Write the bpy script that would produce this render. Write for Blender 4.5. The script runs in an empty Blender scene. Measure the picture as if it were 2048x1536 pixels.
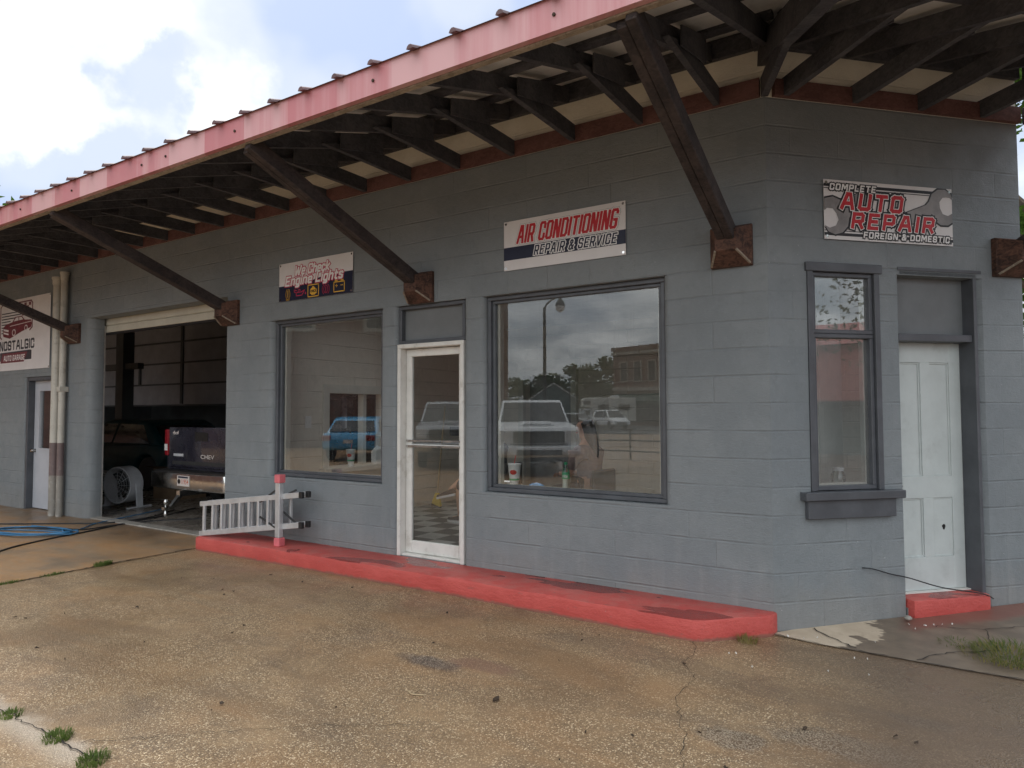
import bpy, bmesh, math, random
from math import radians, sin, cos, pi, sqrt
from mathutils import Vector, Matrix
random.seed(7)
SC = bpy.context.scene
COL = SC.collection

# ------------------------------------------------------------------ camera
cam_d = bpy.data.cameras.new('camera'); cam = bpy.data.objects.new('camera', cam_d); COL.objects.link(cam)
cam_d.sensor_width = 36; cam_d.lens = 1338.55 / 2048 * 36; cam_d.clip_end = 3000; cam_d.clip_start = .05
CR = (0.84457529, 0.53542548, -0.00348319); CU = (0.02525186, -0.03333229, 0.99912527); CF = (-0.53484103, 0.84392447, 0.04167212)
cam.matrix_world = Matrix(((CR[0], CU[0], -CF[0], 1.00535), (CR[1], CU[1], -CF[1], -5.04893), (CR[2], CU[2], -CF[2], 1.56821), (0, 0, 0, 1)))
SC.camera = cam

# ------------------------------------------------------------------ node helpers
class NT:
    def __init__(s, tree): s.t = tree; s.n = tree.nodes; s.l = tree.links
    def node(s, typ, **kw):
        n = s.n.new(typ)
        for k, v in kw.items(): setattr(n, k, v)
        return n
    def put(s, sock, v):
        if v is None: return
        if isinstance(v, bpy.types.NodeSocket): s.l.new(v, sock)
        elif isinstance(v, (tuple, list)):
            v = tuple(v)
            sock.default_value = v if len(v) == len(sock.default_value) else (v + (1,))
        else: sock.default_value = v
    def m(s, op, a, b=None, c=None, clamp=False):
        n = s.node('ShaderNodeMath', operation=op, use_clamp=clamp)
        for i, v in enumerate((a, b, c)):
            if v is not None: s.put(n.inputs[i], v)
        return n.outputs[0]
    def vm(s, op, a, b=None):
        n = s.node('ShaderNodeVectorMath', operation=op)
        s.put(n.inputs[0], a)
        if b is not None: s.put(n.inputs[1], b)
        return n.outputs['Value'] if op in ('DOT_PRODUCT', 'LENGTH', 'DISTANCE') else n.outputs[0]
    def noise(s, vec, scale, detail=3, rough=.55, out='Fac', dist=0):
        n = s.node('ShaderNodeTexNoise'); s.put(n.inputs['Vector'], vec); n.inputs['Scale'].default_value = scale
        n.inputs['Detail'].default_value = detail; n.inputs['Roughness'].default_value = rough; n.inputs['Distortion'].default_value = dist
        return n.outputs[out]
    def vor(s, vec, scale, out='Distance', feature='F1', rnd=1):
        n = s.node('ShaderNodeTexVoronoi', feature=feature); s.put(n.inputs['Vector'], vec); n.inputs['Scale'].default_value = scale
        n.inputs['Randomness'].default_value = rnd
        return n.outputs[out]
    def ramp(s, v, lo, hi, a=0., b=1., smooth=True):
        n = s.node('ShaderNodeMapRange', interpolation_type='SMOOTHSTEP' if smooth else 'LINEAR'); n.clamp = True
        for i, x in enumerate((v, lo, hi, a, b)): s.put(n.inputs[i], x)
        return n.outputs[0]
    def mix(s, f, a, b, mode='MIX'):
        n = s.node('ShaderNodeMix', data_type='RGBA', blend_type=mode); n.clamp_factor = True
        s.put(n.inputs[0], f); s.put(n.inputs[6], a); s.put(n.inputs[7], b)
        return n.outputs[2]
    def xyz(s, v):
        n = s.node('ShaderNodeSeparateXYZ'); s.put(n.inputs[0], v); return n.outputs
    def comb(s, x, y, z):
        n = s.node('ShaderNodeCombineXYZ')
        for i, v in enumerate((x, y, z)): s.put(n.inputs[i], v)
        return n.outputs[0]
    def bump(s, h, strength=.5, dist=.01, nrm=None):
        n = s.node('ShaderNodeBump'); s.put(n.inputs['Height'], h); n.inputs['Strength'].default_value = strength; n.inputs['Distance'].default_value = dist
        if nrm is not None: s.put(n.inputs['Normal'], nrm)
        return n.outputs[0]

# ------------------------------------------------------------------ world, sun, exposure
SUN_EL, SUN_AZ = radians(52), radians(-62)     # azimuth from +y towards +x
w = bpy.data.worlds.new('World'); SC.world = w; w.use_nodes = True
T = NT(w.node_tree); T.n.clear()
sky = T.node('ShaderNodeTexSky', sky_type='NISHITA'); sky.sun_disc = False; sky.sun_elevation = SUN_EL; sky.sun_rotation = SUN_AZ
sky.air_density = 1.2; sky.dust_density = 2.0; sky.ozone_density = 1.5
tc = T.node('ShaderNodeTexCoord'); D = tc.outputs['Generated']
X, Y, Z = T.xyz(D)
DW = T.vm('ADD', D, T.vm('MULTIPLY', T.vm('SUBTRACT', T.noise(D, 7.5, 6, .58, 'Color'), (.5, .5, .5)), (.22, .22, .22)))
zc = T.m('MAXIMUM', Z, .06)
P2 = T.comb(T.m('DIVIDE', X, T.m('ADD', zc, .25)), T.m('DIVIDE', Y, T.m('ADD', zc, .25)), 0.)     # flattened cloud layer
n1 = T.noise(P2, 1.55, 7, .56, dist=.25)
n2 = T.noise(T.vm('ADD', P2, (3.1, 7.7, 2.)), .6, 3, .5)
cov = T.m('ADD', T.m('MULTIPLY', n1, .72), T.m('MULTIPLY', n2, .38))
def blob(az, el, wid, amp):       # a bank of cloud around one compass direction
    d = (sin(radians(az)) * cos(radians(el)), cos(radians(az)) * cos(radians(el)), sin(radians(el)))
    return T.m('MULTIPLY', T.ramp(T.vm('DISTANCE', DW, d), wid, wid * .15), amp)
for a in ((-66, 25.5, .20, .30), (-55.6, 23.4, .075, .26), (-69, 19.5, .10, .18), (-60.6, 24.0, .075, -.42), (-64, 16.5, .13, -.34), (-52, 18, .10, -.2), (-47, 28, .15, -.13), (-58, 29, .07, -.06), (180, 50, 1.3, .16)):
    cov = T.m('ADD', cov, blob(*a))
mask = T.ramp(cov, .47, .72)
thick = T.ramp(cov, .62, .95)
shade = T.noise(T.vm('ADD', P2, (1.3, .4, 5.)), 2.2, 5, .6)
toward = T.ramp(T.vm('DOT_PRODUCT', D, (sin(SUN_AZ) * cos(SUN_EL), cos(SUN_AZ) * cos(SUN_EL), sin(SUN_EL))), -.5, .85)   # brighter near the veiled sun
white = T.mix(T.ramp(shade, .3, .7), (7.4, 7.9, 8.5, 1), (12.4, 12.5, 12.5, 1))
far = T.mix(T.ramp(shade, .3, .7), (7.2, 7.8, 8.2, 1), (15.0, 15.3, 15.5, 1))
cloudc = T.mix(toward, far, white)
blue = T.mix(.78, sky.outputs[0], (5.0, 6.3, 8.3, 1))
bluec = T.mix(toward, T.mix(.6, sky.outputs[0], (3.9, 4.5, 5.4, 1)), T.mix(.9, sky.outputs[0], T.mix(T.ramp(T.noise(D, 5., 3, .5), .44, .60), (3.75, 4.2, 4.95, 1), (2.85, 3.5, 4.95, 1))))
lift = T.m('ADD', T.m('MULTIPLY', T.m('SUBTRACT', T.ramp(Z, .42, .85, .62, 1.45), 1.), toward), 1.)
cloudc = T.vm('MULTIPLY', cloudc, T.comb(lift, lift, lift))
skyc = T.mix(mask, bluec, cloudc)
bg = T.node('ShaderNodeBackground'); T.put(bg.inputs[0], skyc); bg.inputs[1].default_value = .1
out = T.node('ShaderNodeOutputWorld'); T.l.new(bg.outputs[0], out.inputs[0])
sun_d = bpy.data.lights.new('sun', 'SUN'); sun_d.energy = .9; sun_d.angle = radians(25); sun_d.color = (1, .96, .9)
sun = bpy.data.objects.new('sun', sun_d); COL.objects.link(sun)
sd = Vector((sin(SUN_AZ) * cos(SUN_EL), cos(SUN_AZ) * cos(SUN_EL), sin(SUN_EL)))
sun.rotation_euler = sd.to_track_quat('Z', 'Y').to_euler(); sun.location = (0, 0, 30)
SC.view_settings.view_transform = 'Standard'; SC.view_settings.look = 'None'; SC.view_settings.gamma = 1
SC.view_settings.exposure = 0.93
SC.cycles.max_bounces = 8; SC.cycles.transparent_max_bounces = 16; SC.cycles.diffuse_bounces = 5
try: SC.cycles.use_denoising = True
except Exception: pass

# ------------------------------------------------------------------ materials
def newmat(name):
    m = bpy.data.materials.new(name); m.use_nodes = True; t = NT(m.node_tree); t.n.clear()
    o = t.node('ShaderNodeOutputMaterial'); b = t.node('ShaderNodeBsdfPrincipled'); t.l.new(b.outputs[0], o.inputs[0])
    pos = t.node('ShaderNodeTexCoord').outputs['Object']
    return m, t, b, pos, o
def mat(name, col, rough=.6, var=.12, scale=6., bump=0., bscale=80., metal=0., spec=.5, dirt=None, coat=0.):
    m, t, b, p, o = newmat(name)
    f = t.noise(p, scale, 5, .6)
    c = t.mix(t.ramp(f, .3, .7), tuple(x * (1 - var) for x in col), tuple(min(1, x * (1 + var)) for x in col))
    if dirt:
        c = t.mix(t.m('MULTIPLY', t.ramp(t.noise(p, dirt[1], 6, .65), .52, .72), dirt[2]), c, dirt[0])
    t.put(b.inputs['Base Color'], c)
    t.put(b.inputs['Roughness'], t.ramp(t.noise(p, scale * 2.3, 4), .25, .75, max(.02, rough - .08), min(1, rough + .08)))
    b.inputs['Metallic'].default_value = metal; b.inputs['Specular IOR Level'].default_value = spec
    if coat: b.inputs['Coat Weight'].default_value = coat; b.inputs['Coat Roughness'].default_value = .05
    if bump: t.put(b.inputs['Normal'], t.bump(t.noise(p, bscale, 4, .6), bump, .004))
    return m

def mat_block(name, c1, c2, joint=.5, stain=True, vjoint=.8, rough=.62):
    m, t, b, p, o = newmat(name)
    g = t.node('ShaderNodeNewGeometry'); N = g.outputs['True Normal']
    nx, ny, nz = t.xyz(N); px, py, pz = t.xyz(p)
    u = t.m('ADD', t.m('MULTIPLY', px, t.m('MULTIPLY', ny, -1)), t.m('MULTIPLY', py, nx))
    wob = t.m('MULTIPLY', t.m('SUBTRACT', t.noise(p, 1.7, 3), .5), .014)
    zz = t.m('DIVIDE', t.m('ADD', pz, wob), .2032)
    row = t.m('FLOOR', zz)
    fz = t.m('MULTIPLY', t.m('ABSOLUTE', t.m('SUBTRACT', t.m('FRACT', t.m('ADD', zz, .5)), .5)), .2032)      # metres from the bed joint
    uu = t.m('ADD', t.m('DIVIDE', t.m('ADD', u, t.m('MULTIPLY', wob, .6)), .4064), t.m('MULTIPLY', t.m('MODULO', t.m('ABSOLUTE', row), 2.), .5))
    colm = t.m('FLOOR', uu)
    fu = t.m('MULTIPLY', t.m('ABSOLUTE', t.m('SUBTRACT', t.m('FRACT', t.m('ADD', uu, .5)), .5)), .4064)
    soft = t.noise(p, 2.6, 4)
    gz = t.m('MULTIPLY', t.ramp(fz, .0085, .0015), t.ramp(soft, .34, .62, .15, 1.))
    wn = t.node('ShaderNodeTexWhiteNoise', noise_dimensions='2D'); t.put(wn.inputs['Vector'], t.comb(t.m('FLOOR', t.m('ADD', uu, .5)), row, 0.))
    gu = t.m('MULTIPLY', t.ramp(fu, .008, .0015), t.m('MULTIPLY', t.ramp(wn.outputs[0], .35, .9), vjoint))
    groove = t.m('MAXIMUM', gz, gu)
    lip = t.m('MULTIPLY', t.ramp(t.m('ABSOLUTE', t.m('SUBTRACT', fz, .014)), .006, .0), t.ramp(soft, .4, .7))
    wb = t.node('ShaderNodeTexWhiteNoise', noise_dimensions='2D'); t.put(wb.inputs['Vector'], t.comb(colm, row, 0.))
    tone = t.m('ADD', t.m('MULTIPLY', t.noise(p, 1.3, 6, .65), .86), t.m('MULTIPLY', wb.outputs[0], .14))
    c = t.mix(t.ramp(tone, .3, .7), c1, c2)
    c = t.mix(t.m('MULTIPLY', gz, .35 * joint), c, tuple(x * .45 for x in c1))
    c = t.mix(t.m('MULTIPLY', t.ramp(t.noise(p, 34, 6, .75), .5, .75), .25), c, tuple(min(1, x * 1.35) for x in c2))
    c = t.mix(t.m('MULTIPLY', t.ramp(t.noise(t.vm('ADD', p, (7., 1., 3.)), 9, 6, .7), .5, .72), .3), c, tuple(x * .72 for x in c1))
    if stain:
        low = t.ramp(pz, .95, .1)
        splash = t.ramp(t.m('ADD', pz, t.m('MULTIPLY', t.m('SUBTRACT', t.noise(p, 4.5, 5, .65), .5), .5)), .42, .10)
        c = t.mix(t.m('MULTIPLY', splash, .22), c, (.26, .215, .17))
        patch = t.ramp(t.noise(t.vm('ADD', p, (4., 4., 4.)), .8, 4, .6), .52, .60)
        c = t.mix(t.m('MULTIPLY', patch, .28), c, tuple(x * .86 for x in c1))
        runs = t.ramp(t.noise(t.comb(t.m('MULTIPLY', u, 9.), t.m('MULTIPLY', pz, .9), 0.), 1., 5, .6), .5, .72)
        c = t.mix(t.m('MULTIPLY', t.m('MULTIPLY', runs, low), .3), c, (.30, .31, .30))
        c = t.mix(t.m('MULTIPLY', t.ramp(t.noise(p, 13, 6, .7), .62, .74), .22), c, tuple(x * .55 for x in c1))
        c = t.mix(t.m('MULTIPLY', t.ramp(t.noise(p, 42, 2, .5), .74, .78), .5), c, (.45, .46, .45))
    t.put(b.inputs['Base Color'], c)
    t.put(b.inputs['Roughness'], t.ramp(t.noise(p, 7, 4), .3, .7, rough - .1, rough + .12))
    b.inputs['Specular IOR Level'].default_value = .4
    fine = t.m('ADD', t.m('MULTIPLY', t.noise(p, 75, 5, .7), .0030), t.m('MULTIPLY', t.noise(p, 18, 4, .6), .0045))
    streak = t.m('MULTIPLY', t.noise(t.comb(t.m('MULTIPLY', u, 22.), 0., t.m('MULTIPLY', pz, 150.)), 1., 3, .6), .0028)
    pit = t.m('MULTIPLY', t.ramp(t.vor(p, 26), .12, .03), -.0016)
    h = t.m('ADD', t.m('ADD', t.m('ADD', fine, streak), t.m('MULTIPLY', groove, -.008 * joint)), t.m('ADD', pit, t.m('MULTIPLY', lip, .0018)))
    t.put(b.inputs['Normal'], t.bump(h, .9, 1.))
    return m

def mat_wood(name, c1, c2, rough=.75):
    m, t, b, p, o = newmat(name)
    f = t.noise(t.vm('MULTIPLY', p, (9., 9., 14.)), 2.2, 6, .65, dist=1.2)
    f2 = t.noise(p, 4, 4)
    c = t.mix(t.ramp(t.m('ADD', t.m('MULTIPLY', f, .6), t.m('MULTIPLY', f2, .4)), .35, .66), c1, c2)
    t.put(b.inputs['Base Color'], c); b.inputs['Roughness'].default_value = rough; b.inputs['Specular IOR Level'].default_value = .25
    t.put(b.inputs['Normal'], t.bump(f, .5, .006))
    return m

def mat_glass(name, tint=(.93, .95, .95), refl=1.0, dirt=.05, film=0.):
    m = bpy.data.materials.new(name); m.use_nodes = True; t = NT(m.node_tree); t.n.clear()
    o = t.node('ShaderNodeOutputMaterial'); p = t.node('ShaderNodeTexCoord').outputs['Object']
    tr = t.node('ShaderNodeBsdfTransparent'); tr.inputs[0].default_value = tint + (1,)
    gl = t.node('ShaderNodeBsdfGlossy'); gl.inputs['Roughness'].default_value = .0; gl.inputs[0].default_value = (.95, .97, .97, 1)
    px, py, pz = t.xyz(p)
    t.put(gl.inputs['Normal'], t.bump(t.noise(p, 1.3, 2), .012, .02))
    fr = t.node('ShaderNodeFresnel'); fr.inputs['IOR'].default_value = 1.5
    f = t.m('MULTIPLY', fr.outputs[0], 3.0 * refl, clamp=True)
    mx = t.node('ShaderNodeMixShader'); t.put(mx.inputs[0], f); t.l.new(tr.outputs[0], mx.inputs[1]); t.l.new(gl.outputs[0], mx.inputs[2])
    df = t.node('ShaderNodeBsdfDiffuse'); df.inputs[0].default_value = (.55, .56, .55, 1)
    u = t.m('ADD', px, py)
    run = t.ramp(t.noise(t.comb(t.m('MULTIPLY', u, 38.), 0., t.m('MULTIPLY', pz, 1.1)), 1., 4, .6), .5, .78)
    spot = t.ramp(t.noise(p, 5, 5, .7), .45, .75)
    dm = t.m('ADD', t.m('MULTIPLY', t.m('ADD', t.m('MULTIPLY', run, .8), t.m('MULTIPLY', spot, .5)), dirt), film)
    mx2 = t.node('ShaderNodeMixShader'); t.put(mx2.inputs[0], dm); t.l.new(mx.outputs[0], mx2.inputs[1]); t.l.new(df.outputs[0], mx2.inputs[2])
    t.l.new(mx2.outputs[0], o.inputs[0])
    return m

def mat_ground():
    m, t, b, p, o = newmat('aggregate_concrete')
    big = t.noise(p, .55, 5, .6); mid = t.noise(p, 2.1, 6, .65); mott = t.noise(t.vm('ADD', p, (5., 2., 1.)), 1.15, 4, .6)
    base = t.mix(t.ramp(big, .33, .67), (.30, .195, .105), (.36, .25, .14))
    base = t.mix(t.m('MULTIPLY', t.ramp(mott, .45, .68), .75), base, (.335, .205, .105))         # iron red film
    base = t.mix(t.m('MULTIPLY', t.ramp(mid, .48, .72), .75), base, (.185, .135, .09))
    cellc = t.vor(p, 120, 'Color'); cellr = t.xyz(cellc)[0]; dist = t.vor(p, 120)
    expo = t.ramp(t.m('ADD', t.m('MULTIPLY', t.noise(p, 1.6, 5, .65), .75), t.m('MULTIPLY', t.noise(p, 9, 3), .25)), .30, .56, .25, 1.)   # where stones show
    cg = t.xyz(cellc)[1]
    stone = t.mix(cellr, (.18, .112, .058), (.42, .30, .175))
    stone = t.mix(t.ramp(cg, .80, .83), stone, (.76, .61, .41))
    stone = t.mix(t.ramp(cg, .17, .14), stone, (.085, .058, .038))
    edge = t.ramp(dist, .62, .42)
    base = t.mix(t.m('MULTIPLY', t.m('MULTIPLY', edge, expo), .78), base, stone)
    base = t.mix(t.m('MULTIPLY', t.m('MULTIPLY', t.ramp(dist, .50, .70), expo), .6), base, (.10, .068, .042))
    damp = t.noise(t.vm('MULTIPLY', t.vm('ADD', p, (2.3, 9.1, 0.)), (.7, 1.5, 1.)), 1.0, 6, .62, dist=.7)
    base = t.mix(t.m('MULTIPLY', t.ramp(damp, .45, .66), .55), base, (.150, .092, .050))
    fine = t.noise(p, 260, 3, .6)
    base = t.mix(t.m('MULTIPLY', t.ramp(fine, .5, .75), .35), base, (.40, .31, .2))
    # worn dark hollows at known spots (oil and exposed black stone)
    def spot(x, y, rx, ry, soft=.5):
        d = t.vm('LENGTH', t.vm('MULTIPLY', t.vm('SUBTRACT', p, (x, y, 0.)), (1 / rx, 1 / ry, 0.)))
        d = t.m('ADD', d, t.m('MULTIPLY', t.m('SUBTRACT', t.noise(p, 5, 5, .7), .5), 1.5))
        return t.ramp(d, 1., 1. - soft)
    streak = t.noise(t.vm('MULTIPLY', t.vm('ADD', p, (4.4, 3.3, 0.)), (.45, 1.25, 1.)), 1.2, 6, .64, dist=1.)
    base = t.mix(t.m('MULTIPLY', t.ramp(streak, .48, .64), .34), base, (.33, .185, .085))
    base = t.mix(t.m('MULTIPLY', t.ramp(streak, .46, .34), .38), base, (.15, .11, .075))
    dk = t.m('MAXIMUM', spot(.14, -1.72, .22, .13), t.m('MAXIMUM', spot(.62, -1.52, .5, .2, .7), spot(.9, -1.05, .2, .1, .6)))
    base = t.mix(t.m('MULTIPLY', dk, .55), base, t.mix(edge, (.035, .03, .028), (.34, .30, .235)))
    rust = spot(-1.42, -1.6, .3, .12, .5)
    base = t.mix(t.m('MULTIPLY', rust, .6), base, (.20, .11, .078))
    pot = spot(-1.72, -1.72, .3, .11, .7)
    base = t.mix(t.m('MULTIPLY', pot, .75), base, t.mix(t.m('MULTIPLY', edge, cellr), (.045, .036, .036), (.36, .30, .24)))
    px, py, pz = t.xyz(p)
    right = t.ramp(t.m('ADD', px, t.m('MULTIPLY', t.noise(p, 1.2, 4), .9)), .5, 1.35)
    base = t.mix(t.m('MULTIPLY', right, .78), base, (.125, .088, .060))
    # left slab beyond the joint is paler where cement has worn through
    pale = t.m('MULTIPLY', t.ramp(t.m('ADD', py, t.m('MULTIPLY', t.noise(p, 6, 4), .25)), -3.22, -3.36), t.m('MULTIPLY', t.ramp(py, -3.62, -3.45), t.ramp(px, -2.15, -2.4)))
    base = t.mix(t.m('MULTIPLY', pale, .7), base, (.50, .43, .35))
    t.put(b.inputs['Base Color'], base)
    wet = t.ramp(t.noise(p, .9, 4), .42, .62)
    t.put(b.inputs['Roughness'], t.m('SUBTRACT', t.ramp(wet, 0., 1., .60, .34), t.m('MULTIPLY', right, .10))); b.inputs['Specular IOR Level'].default_value = .38
    h = t.m('ADD', t.m('MULTIPLY', t.m('MULTIPLY', t.ramp(dist, .6, .1), t.ramp(expo, 0., 1., .3, 1.)), .0032), t.m('MULTIPLY', mid, .012))
    h = t.m('ADD', h, t.m('MULTIPLY', pot, -.012))
    h = t.m('ADD', h, t.m('MULTIPLY', fine, .0012))
    t.put(b.inputs['Normal'], t.bump(h, .8, 1.))
    return m

def mat_apron():
    m, t, b, p, o = newmat('stained_concrete')
    st = t.noise(t.vm('MULTIPLY', p, (.8, 2.6, 1.)), 1.1, 6, .62, dist=.6); bl = t.noise(p, 1.7, 6, .65)
    c = t.mix(t.ramp(st, .34, .66), (.30, .205, .125), (.38, .215, .10))
    c = t.mix(t.m('MULTIPLY', t.ramp(bl, .48, .7), .65), c, (.19, .145, .10))
    c = t.mix(t.m('MULTIPLY', t.ramp(t.noise(p, 11, 5, .7), .56, .72), .35), c, (.5, .42, .33))
    px, py, pz = t.xyz(p)
    wetm = t.m('MULTIPLY', t.ramp(t.m('ADD', py, t.m('MULTIPLY', bl, .8)), -.55, .25), t.ramp(px, -7.0, -7.6))
    c = t.mix(t.m('MULTIPLY', wetm, .55), c, (.085, .065, .05))
    t.put(b.inputs['Base Color'], c); t.put(b.inputs['Roughness'], t.ramp(bl, .35, .65, .55, .3)); b.inputs['Specular IOR Level'].default_value = .4
    t.put(b.inputs['Normal'], t.bump(t.m('ADD', t.m('MULTIPLY', t.noise(p, 120, 4, .65), .0015), t.m('MULTIPLY', bl, .008)), .7, 1.))
    return m

def mat_slab():
    m, t, b, p, o = newmat('pavement_concrete')
    px, py, pz = t.xyz(p)
    c = t.mix(t.ramp(t.noise(p, 3.2, 6, .65), .3, .7), (.42, .34, .25), (.54, .45, .34))
    c = t.mix(t.m('MULTIPLY', t.ramp(t.noise(p, 16, 5, .7), .56, .7), .4), c, (.30, .235, .17))
    d = t.m('ADD', t.m('ADD', px, t.m('MULTIPLY', py, -.25)), t.m('MULTIPLY', t.m('SUBTRACT', t.noise(t.vm('MULTIPLY', p, (1., 2.2, 1.)), 2.3, 4, .55), .5), 1.1))
    wet = t.ramp(d, .50, .53)
    c = t.mix(t.m('MULTIPLY', wet, .86), c, t.mix(t.ramp(t.noise(p, 5, 5), .35, .65), (.090, .066, .048), (.145, .108, .078)))
    red = t.m('MULTIPLY', t.ramp(t.m('SUBTRACT', t.m('MULTIPLY', t.m('SUBTRACT', px, py), 1.), t.m('MULTIPLY', t.noise(p, 7, 4), .2)), .33, .18), t.ramp(px, .7, .85))
    c = t.mix(t.m('MULTIPLY', red, .6), c, (.21, .07, .055))
    t.put(b.inputs['Base Color'], c); t.put(b.inputs['Roughness'], t.mix(wet, (.8, .8, .8), (.42, .42, .42))); b.inputs['Specular IOR Level'].default_value = .3
    t.put(b.inputs['Normal'], t.bump(t.m('ADD', t.m('MULTIPLY', t.noise(p, 90, 4, .65), .0018), t.m('MULTIPLY', t.noise(p, 5, 4), .006)), .6, 1.))
    return m

def mat_redpaint():
    m, t, b, p, o = newmat('red_floor_paint')
    px, py, pz = t.xyz(p)
    c = t.mix(t.ramp(t.noise(p, 4, 6, .65), .3, .7), (.47, .066, .055), (.545, .092, .077))
    top = t.ramp(t.xyz(t.node('ShaderNodeNewGeometry').outputs['Normal'])[2], .75, .95)
    worn = t.m('MULTIPLY', top, t.ramp(t.noise(p, 6, 6, .7), .38, .62))
    c = t.mix(t.m('MULTIPLY', worn, .5), c, (.48, .165, .14))
    wet = t.m('MULTIPLY', t.ramp(t.noise(t.vm('MULTIPLY', t.vm('ADD', p, (1.7, .4, 0.)), (.62, 1.5, 1.)), 2.0, 3, .5), .575, .592), top)
    c = t.mix(t.m('MULTIPLY', wet, .8), c, (.22, .04, .034))
    dirt = t.m('MULTIPLY', t.ramp(t.noise(p, 30, 5, .7), .6, .72), .35)
    c = t.mix(dirt, c, (.23, .06, .05))
    scuff = t.m('MULTIPLY', t.ramp(t.noise(t.vm('MULTIPLY', p, (7., 16., 16.)), 1.6, 6, .7), .60, .70), .55)
    c = t.mix(scuff, c, (.24, .10, .085))
    chip = t.ramp(t.noise(p, 24, 5, .72), .70, .72)
    c = t.mix(t.m('MULTIPLY', chip, .8), c, (.36, .31, .26))
    foot = t.m('MULTIPLY', t.ramp(t.m('ADD', pz, t.m('MULTIPLY', t.m('SUBTRACT', t.noise(p, 14, 5, .7), .5), .05)), .028, .008), .75)
    c = t.mix(foot, c, (.20, .12, .085))
    t.put(b.inputs['Base Color'], c); t.put(b.inputs['Roughness'], t.mix(wet, (.55, .55, .55), (.22, .22, .22)))
    t.put(b.inputs['Normal'], t.bump(t.m('ADD', t.m('MULTIPLY', t.noise(p, 60, 5, .7), .008), t.m('MULTIPLY', t.noise(t.vm('MULTIPLY', p, (6., 20., 26.)), 1., 5, .65), .010)), .8, 1.))
    return m

def mat_check():
    m, t, b, p, o = newmat('checker_tiles')
    ck = t.node('ShaderNodeTexChecker'); t.put(ck.inputs[0], t.vm('ADD', p, (.07, .1, .05))); ck.inputs['Scale'].default_value = 1 / .305
    ck.inputs[1].default_value = (.045, .05, .056, 1); ck.inputs[2].default_value = (.36, .36, .34, 1)
    c = t.mix(t.m('MULTIPLY', t.ramp(t.noise(p, 5, 5), .4, .7), .4), ck.outputs[0], (.14, .13, .115))
    t.put(b.inputs['Base Color'], c); b.inputs['Roughness'].default_value = .42
    return m

def mat_fascia():
    m, t, b, p, o = newmat('red_fascia_metal')
    px, py, pz = t.xyz(p)
    st = t.noise(t.comb(t.m('MULTIPLY', t.m('ADD', px, py), 6.), 0., t.m('MULTIPLY', pz, .25)), 1., 6, .66)
    wn = t.node('ShaderNodeTexWhiteNoise', noise_dimensions='1D'); t.put(wn.inputs['W'], t.m('FLOOR', t.m('MULTIPLY', t.m('ADD', px, py), 2.1)))
    f = t.m('ADD', t.m('MULTIPLY', st, .62), t.m('MULTIPLY', wn.outputs[0], .38))
    c = t.mix(t.ramp(f, .35, .65), (.47, .165, .18), (.58, .33, .335))
    left = t.ramp(px, -2.5, -9.)
    c = t.mix(t.m('MULTIPLY', t.m('MULTIPLY', left, t.ramp(st, .35, .6)), .45), c, (.52, .30, .26))
    t.put(b.inputs['Base Color'], c); b.inputs['Roughness'].default_value = .5
    return m

def mat_foliage(name, c1, c2):
    m = bpy.data.materials.new(name); m.use_nodes = True; t = NT(m.node_tree); t.n.clear()
    o = t.node('ShaderNodeOutputMaterial'); p = t.node('ShaderNodeTexCoord').outputs['Object']
    c = t.mix(t.ramp(t.noise(p, 1.6, 4, .7), .3, .7), c1, c2)
    d = t.node('ShaderNodeBsdfDiffuse'); t.put(d.inputs[0], c)
    tr = t.node('ShaderNodeBsdfTranslucent'); t.put(tr.inputs[0], t.mix(.5, c, (c2[0] * 1.6, c2[1] * 1.7, c2[2], 1)))
    mx = t.node('ShaderNodeMixShader'); mx.inputs[0].default_value = .35
    t.l.new(d.outputs[0], mx.inputs[1]); t.l.new(tr.outputs[0], mx.inputs[2]); t.l.new(mx.outputs[0], o.inputs[0])
    return m

M = {}
M['block'] = mat_block('grey_painted_block', (.182, .203, .216), (.218, .238, .247))
M['cream'] = mat_block('cream_painted_block', (.80, .75, .63), (.86, .81, .70), vjoint=.5)
M['beige'] = mat_block('beige_painted_block', (.66, .62, .54), (.73, .69, .61), joint=1., stain=False, vjoint=1.)
M['inner'] = mat('pale_wall_paint', (.70, .69, .65), .7, .06)
M['trim'] = mat('dark_grey_trim', (.078, .084, .095), .42, .15, 5, .25, 40)
M['panel'] = mat('grey_trim_panel', (.15, .16, .165), .55, .08, 4, .2, 60)
M['jamb'] = mat('pale_window_stop', (.60, .59, .53), .6, .06)
M['glass'] = mat_glass('window_glass', dirt=.07, film=.01)
M['filmglass'] = mat_glass('hazy_window_glass', dirt=.12, film=.13)
M['doorglass'] = mat_glass('door_glass', dirt=.04)
M['darkglass'] = mat('dark_vehicle_glass', (.012, .014, .016), .06, .1, 3)
M['whitefr'] = mat('white_aluminium_frame', (.66, .65, .61), .42, .06, 8, .1, 50, dirt=((.36, .33, .28), 7, .5))
M['metal'] = mat('bare_aluminium', (.60, .61, .62), .38, .1, 6, .1, 60, metal=.55)
M['chrome'] = mat('chrome', (.62, .62, .60), .18, .08, 6, metal=1.)
M['wdoor'] = mat('white_door_paint', (.50, .54, .53), .5, .05, 5, .25, 30, dirt=((.33, .35, .34), 6, .35))
M['sdoor'] = mat('pale_steel_door_paint', (.46, .48, .52), .45, .05, 4)
M['wood'] = mat_wood('dark_stained_wood', (.046, .047, .056), (.100, .099, .108))
M['brace'] = mat_wood('brown_stained_wood', (.030, .026, .027), (.078, .062, .059))
M['bracket'] = mat_wood('weathered_red_brown_wood', (.034, .022, .019), (.165, .085, .060))
M['ledger'] = mat_wood('red_brown_board', (.10, .05, .045), (.19, .095, .085))
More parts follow.
